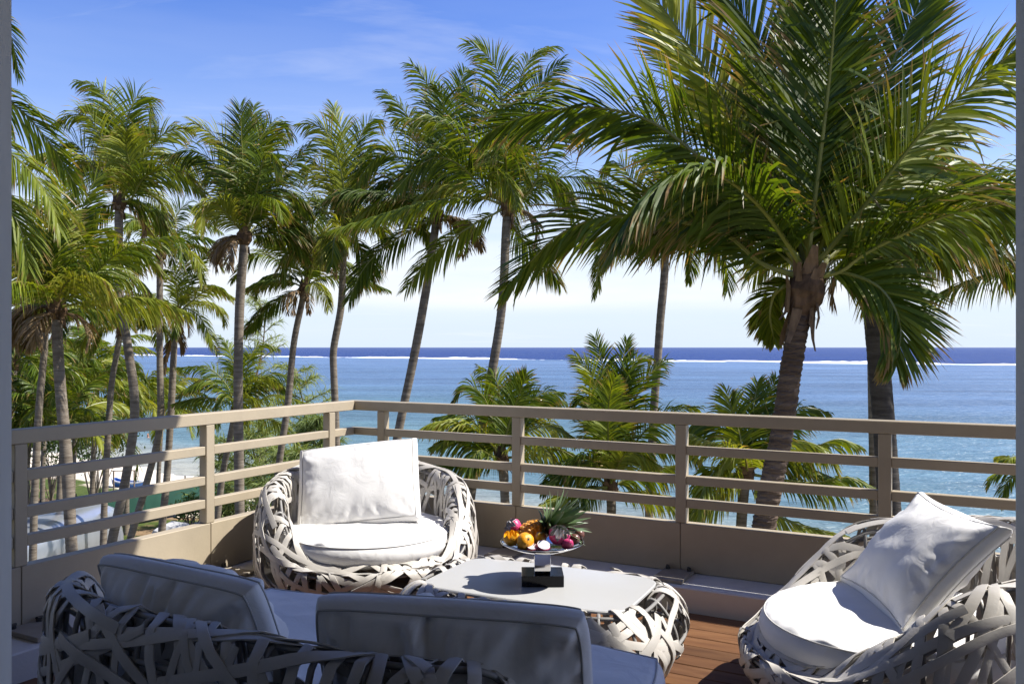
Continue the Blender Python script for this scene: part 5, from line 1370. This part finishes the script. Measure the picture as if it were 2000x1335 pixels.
p1 = blob('passion_fruit', 'round brown passion fruit at the right rim of the dish', 'passion fruit', FP(1122, 1058, 3.60), 0.025, MAT['passion_skin'], 3, group='brown passion fruit')
blob('passion_fruit', 'brown passion fruit tucked behind another at the right rim', 'passion fruit', FP(1131, 1049, 3.68), 0.024, MAT['passion_skin'], 4, group='brown passion fruit')
def carved(name, label, cat, c, r, npet, skin, flesh, tilt, seed, h=1.25, open_=0.45):
    """fruit cut into a star: pointed petals round a core"""
    root = empty(name, c); root.rotation_euler = tilt; tag(root, label, cat)
    # skin cup with zig-zag rim
    for kind, mat, inn in (('skin', skin, 0.0), ('flesh', flesh, 0.07)):
        bm = bmesh.new(); rows = []
        na = npet * 6
        for i in range(9):
            row = []
            for k in range(na):
                a = 2 * math.pi * k / na; zig = abs(((k % 6) / 6.0) * 2 - 1)          # 1 at valleys, 0 at peaks
                top_ = (1.0 - 0.62 * zig) * h
                f = i / 8.0; ph = -math.pi / 2 + f * (math.pi / 2 + top_ * 0.72)
                rr_ = r * (1 - inn) * math.cos(ph * 0.96) * (1 + open_ * max(0, f - 0.55)); z = r * (1 - inn) * math.sin(ph) + (0.004 if inn else 0)
                row.append(bm.verts.new((rr_ * math.cos(a), rr_ * math.sin(a), z)))
            rows.append(row)
        for i in range(8):
            for k in range(na): bm.faces.new((rows[i][k], rows[i][(k + 1) % na], rows[i + 1][(k + 1) % na], rows[i + 1][k]))
        bm.faces.new(rows[0])
        mk(kind, bm_mesh(kind, bm), mat, root)
    for k in range(npet):
        a = 2 * math.pi * (k + 0.5) / npet; bm = bmesh.new()
        p = [(0.15, -0.16, -0.1), (0.15, 0.16, -0.1), (0.62, 0.0, 0.0), (0.40, 0.0, 0.95), (0.30, -0.10, 0.3), (0.30, 0.10, 0.3)]
        vv = [bm.verts.new((r * (x * math.cos(a) - y * math.sin(a)), r * (x * math.sin(a) + y * math.cos(a)), r * z)) for x, y, z in p]
        for f in ((0, 1, 5), (0, 5, 4), (4, 5, 3), (0, 4, 2), (4, 3, 2), (1, 2, 5), (5, 2, 3), (0, 2, 1)): bm.faces.new([vv[i] for i in f])
        mk('petal', bm_mesh('petal', bm), flesh, root)
    return root
carved('carved_dragon_fruit', 'pink dragon fruit cut into a white star at the right of the dish', 'dragon fruit', FP(1092, 1052, 3.57), 0.041, 7, MAT['dragon_skin'], MAT['dragon_flesh'], (R(38), R(8), 0), 1)
carved('carved_dragon_fruit', 'opened dragon fruit standing up at the left back of the dish', 'dragon fruit', FP(1003, 1036, 3.72), 0.036, 6, MAT['dragon_skin'], MAT['dragon_flesh'], (R(20), R(-55), 0), 2)
carved('carved_mango', 'yellow fruit carved like a flower at the left of the dish', 'fruit', FP(999, 1056, 3.58), 0.034, 7, MAT['orange_peel'], MAT['mango_flesh'], (R(15), R(-8), 0), 3, h=1.0, open_=0.2)
def slice_(label, c, r, rot):
    root = empty('dragon_fruit_slice', c); root.rotation_euler = rot; tag(root, label, 'dragon fruit', 'dragon fruit pieces')
    V, Fq = lathe([(0.001, 0.004), (r * 0.93, 0.004), (r * 0.93, -0.004), (0.001, -0.006)], 24); mk('flesh', mesh_np('flesh', V, Fq), MAT['dragon_flesh'], root)
    V, Fq = lathe([(r * 0.935, 0.005), (r, 0.002), (r, -0.006), (r * 0.6, -0.012), (0.001, -0.013)], 24); mk('skin', mesh_np('skin', V, Fq), MAT['dragon_skin'], root, smooth=True)
slice_('white dragon fruit slice lying at the front rim of the dish', FP(1062, 1071, 3.515), 0.030, (R(28), R(10), 0))
slice_('dragon fruit slice half hidden under another at the front rim', FP(1040, 1074, 3.52), 0.024, (R(20), R(-8), 0.4))
slice_('pink wedge of dragon fruit leaning below the carved star', FP(1108, 1068, 3.54), 0.026, (R(-60), R(20), 0.3))
# pineapple lying on its side, crown to the right
def pineapple():
    c0 = P(1030, 1046, 3.70); c1 = P(1074, 1026, 3.66); ax = (c1 - c0).normalized()
    root = empty('pineapple', c0); tag(root, 'ripe orange pineapple lying in the dish with its leafy crown to the right', 'pineapple')
    z = ax; x = z.orthogonal().normalized(); y = z.cross(x); M = Matrix((x, y, z)).transposed()
    Lb, rb = 0.128, 0.054
    bm = bmesh.new(); rows = []
    for i in range(17):
        f = i / 16; rr_ = rb * (math.sin(math.pi * (0.06 + 0.86 * f)) ** 0.42)
        rows.append([bm.verts.new(M @ Vector((rr_ * math.cos(k * math.pi / 10), rr_ * math.sin(k * math.pi / 10), (f - 0.3) * Lb))) for k in range(20)])
    for i in range(16):
        for k in range(20): bm.faces.new((rows[i][k], rows[i][(k + 1) % 20], rows[i + 1][(k + 1) % 20], rows[i + 1][k]))
    bm.faces.new(rows[0]); bm.faces.new(rows[-1])
    mk('body', bm_mesh('body', bm), MAT['pine_body'], root, smooth=True)
    eye = None
    for i in range(9):
        f = 0.06 + 0.88 * i / 8; rr_ = rb * (math.sin(math.pi * (0.06 + 0.86 * f)) ** 0.42)
        for k in range(12):
            a = 2 * math.pi * (k + 0.5 * (i % 2)) / 12
            if eye is None:
                bm = bmesh.new(); vs3 = []
                for s_, hh in ((1.0, 0.0), (0.55, 0.0042)):
                    vs3.append([bm.verts.new((0.0105 * s_ * math.cos(q * math.pi / 3), 0.0085 * s_ * math.sin(q * math.pi / 3), hh)) for q in range(6)])
                for q in range(6): bm.faces.new((vs3[0][q], vs3[0][(q + 1) % 6], vs3[1][(q + 1) % 6], vs3[1][q]))
                tp = bm.verts.new((0, 0.0, 0.0075))
                for q in range(6):
                    f2 = bm.faces.new((vs3[1][q], vs3[1][(q + 1) % 6], tp)); f2.material_index = 1
                eye = bm_mesh('eye', bm); eye.materials.append(MAT['pine_body']); eye.materials.append(MAT['pine_eye'])
            o2 = bpy.data.objects.new('eye', eye); COL.objects.link(o2); o2.parent = root
            nrm = (M @ Vector((math.cos(a), math.sin(a), 0))).normalized()
            xx = (M @ Vector((-math.sin(a), math.cos(a), 0))).normalized(); yy = nrm.cross(xx)
            mm = Matrix((xx, yy, nrm)).transposed().to_4x4(); mm.translation = M @ Vector((rr_ * math.cos(a), rr_ * math.sin(a), (f - 0.3) * Lb)) - nrm * 0.001
            o2.matrix_local = mm
    rs = np.random.RandomState(5)
    for i in range(44):
        a = i * 2.399; lvl = i / 44.0; spread = R(86) * (1 - lvl) ** 0.9 + R(6); ln = 0.07 + 0.13 * min(1, lvl * 2.0) * (1 - 0.15 * lvl); wd = 0.0135 * (0.8 + 0.4 * rs.rand())
        b0 = M @ Vector((0.010 * math.cos(a), 0.010 * math.sin(a), 0.66 * Lb + 0.035 * lvl))
        out = M @ Vector((math.cos(a), math.sin(a), 0)); V = []
        p = b0.copy(); ang = spread * 0.55
        side = (M @ Vector((-math.sin(a), math.cos(a), 0)))
        for k in range(6):
            f = k / 5; w_ = wd * (1 - f ** 1.8) * (0.75 + 0.5 * min(1, f * 3)) + 0.0003
            d = (ax * math.cos(ang) + out * math.sin(ang)); nn = side.cross(d)
            V += [tuple(p - side * w_ + nn * w_ * 0.35), tuple(p), tuple(p + side * w_ + nn * w_ * 0.35)]
            p = p + d * (ln / 5); ang += spread * 0.16 * (1 if lvl < 0.7 else 0.6)
        Fq = [(3 * k + j, 3 * k + j + 1, 3 * k + j + 4, 3 * k + j + 3) for k in range(5) for j in range(2)]
        mk('leaf', mesh_np('leaf', V, Fq), MAT['pine_leaf'], root, smooth=True)
pineapple()
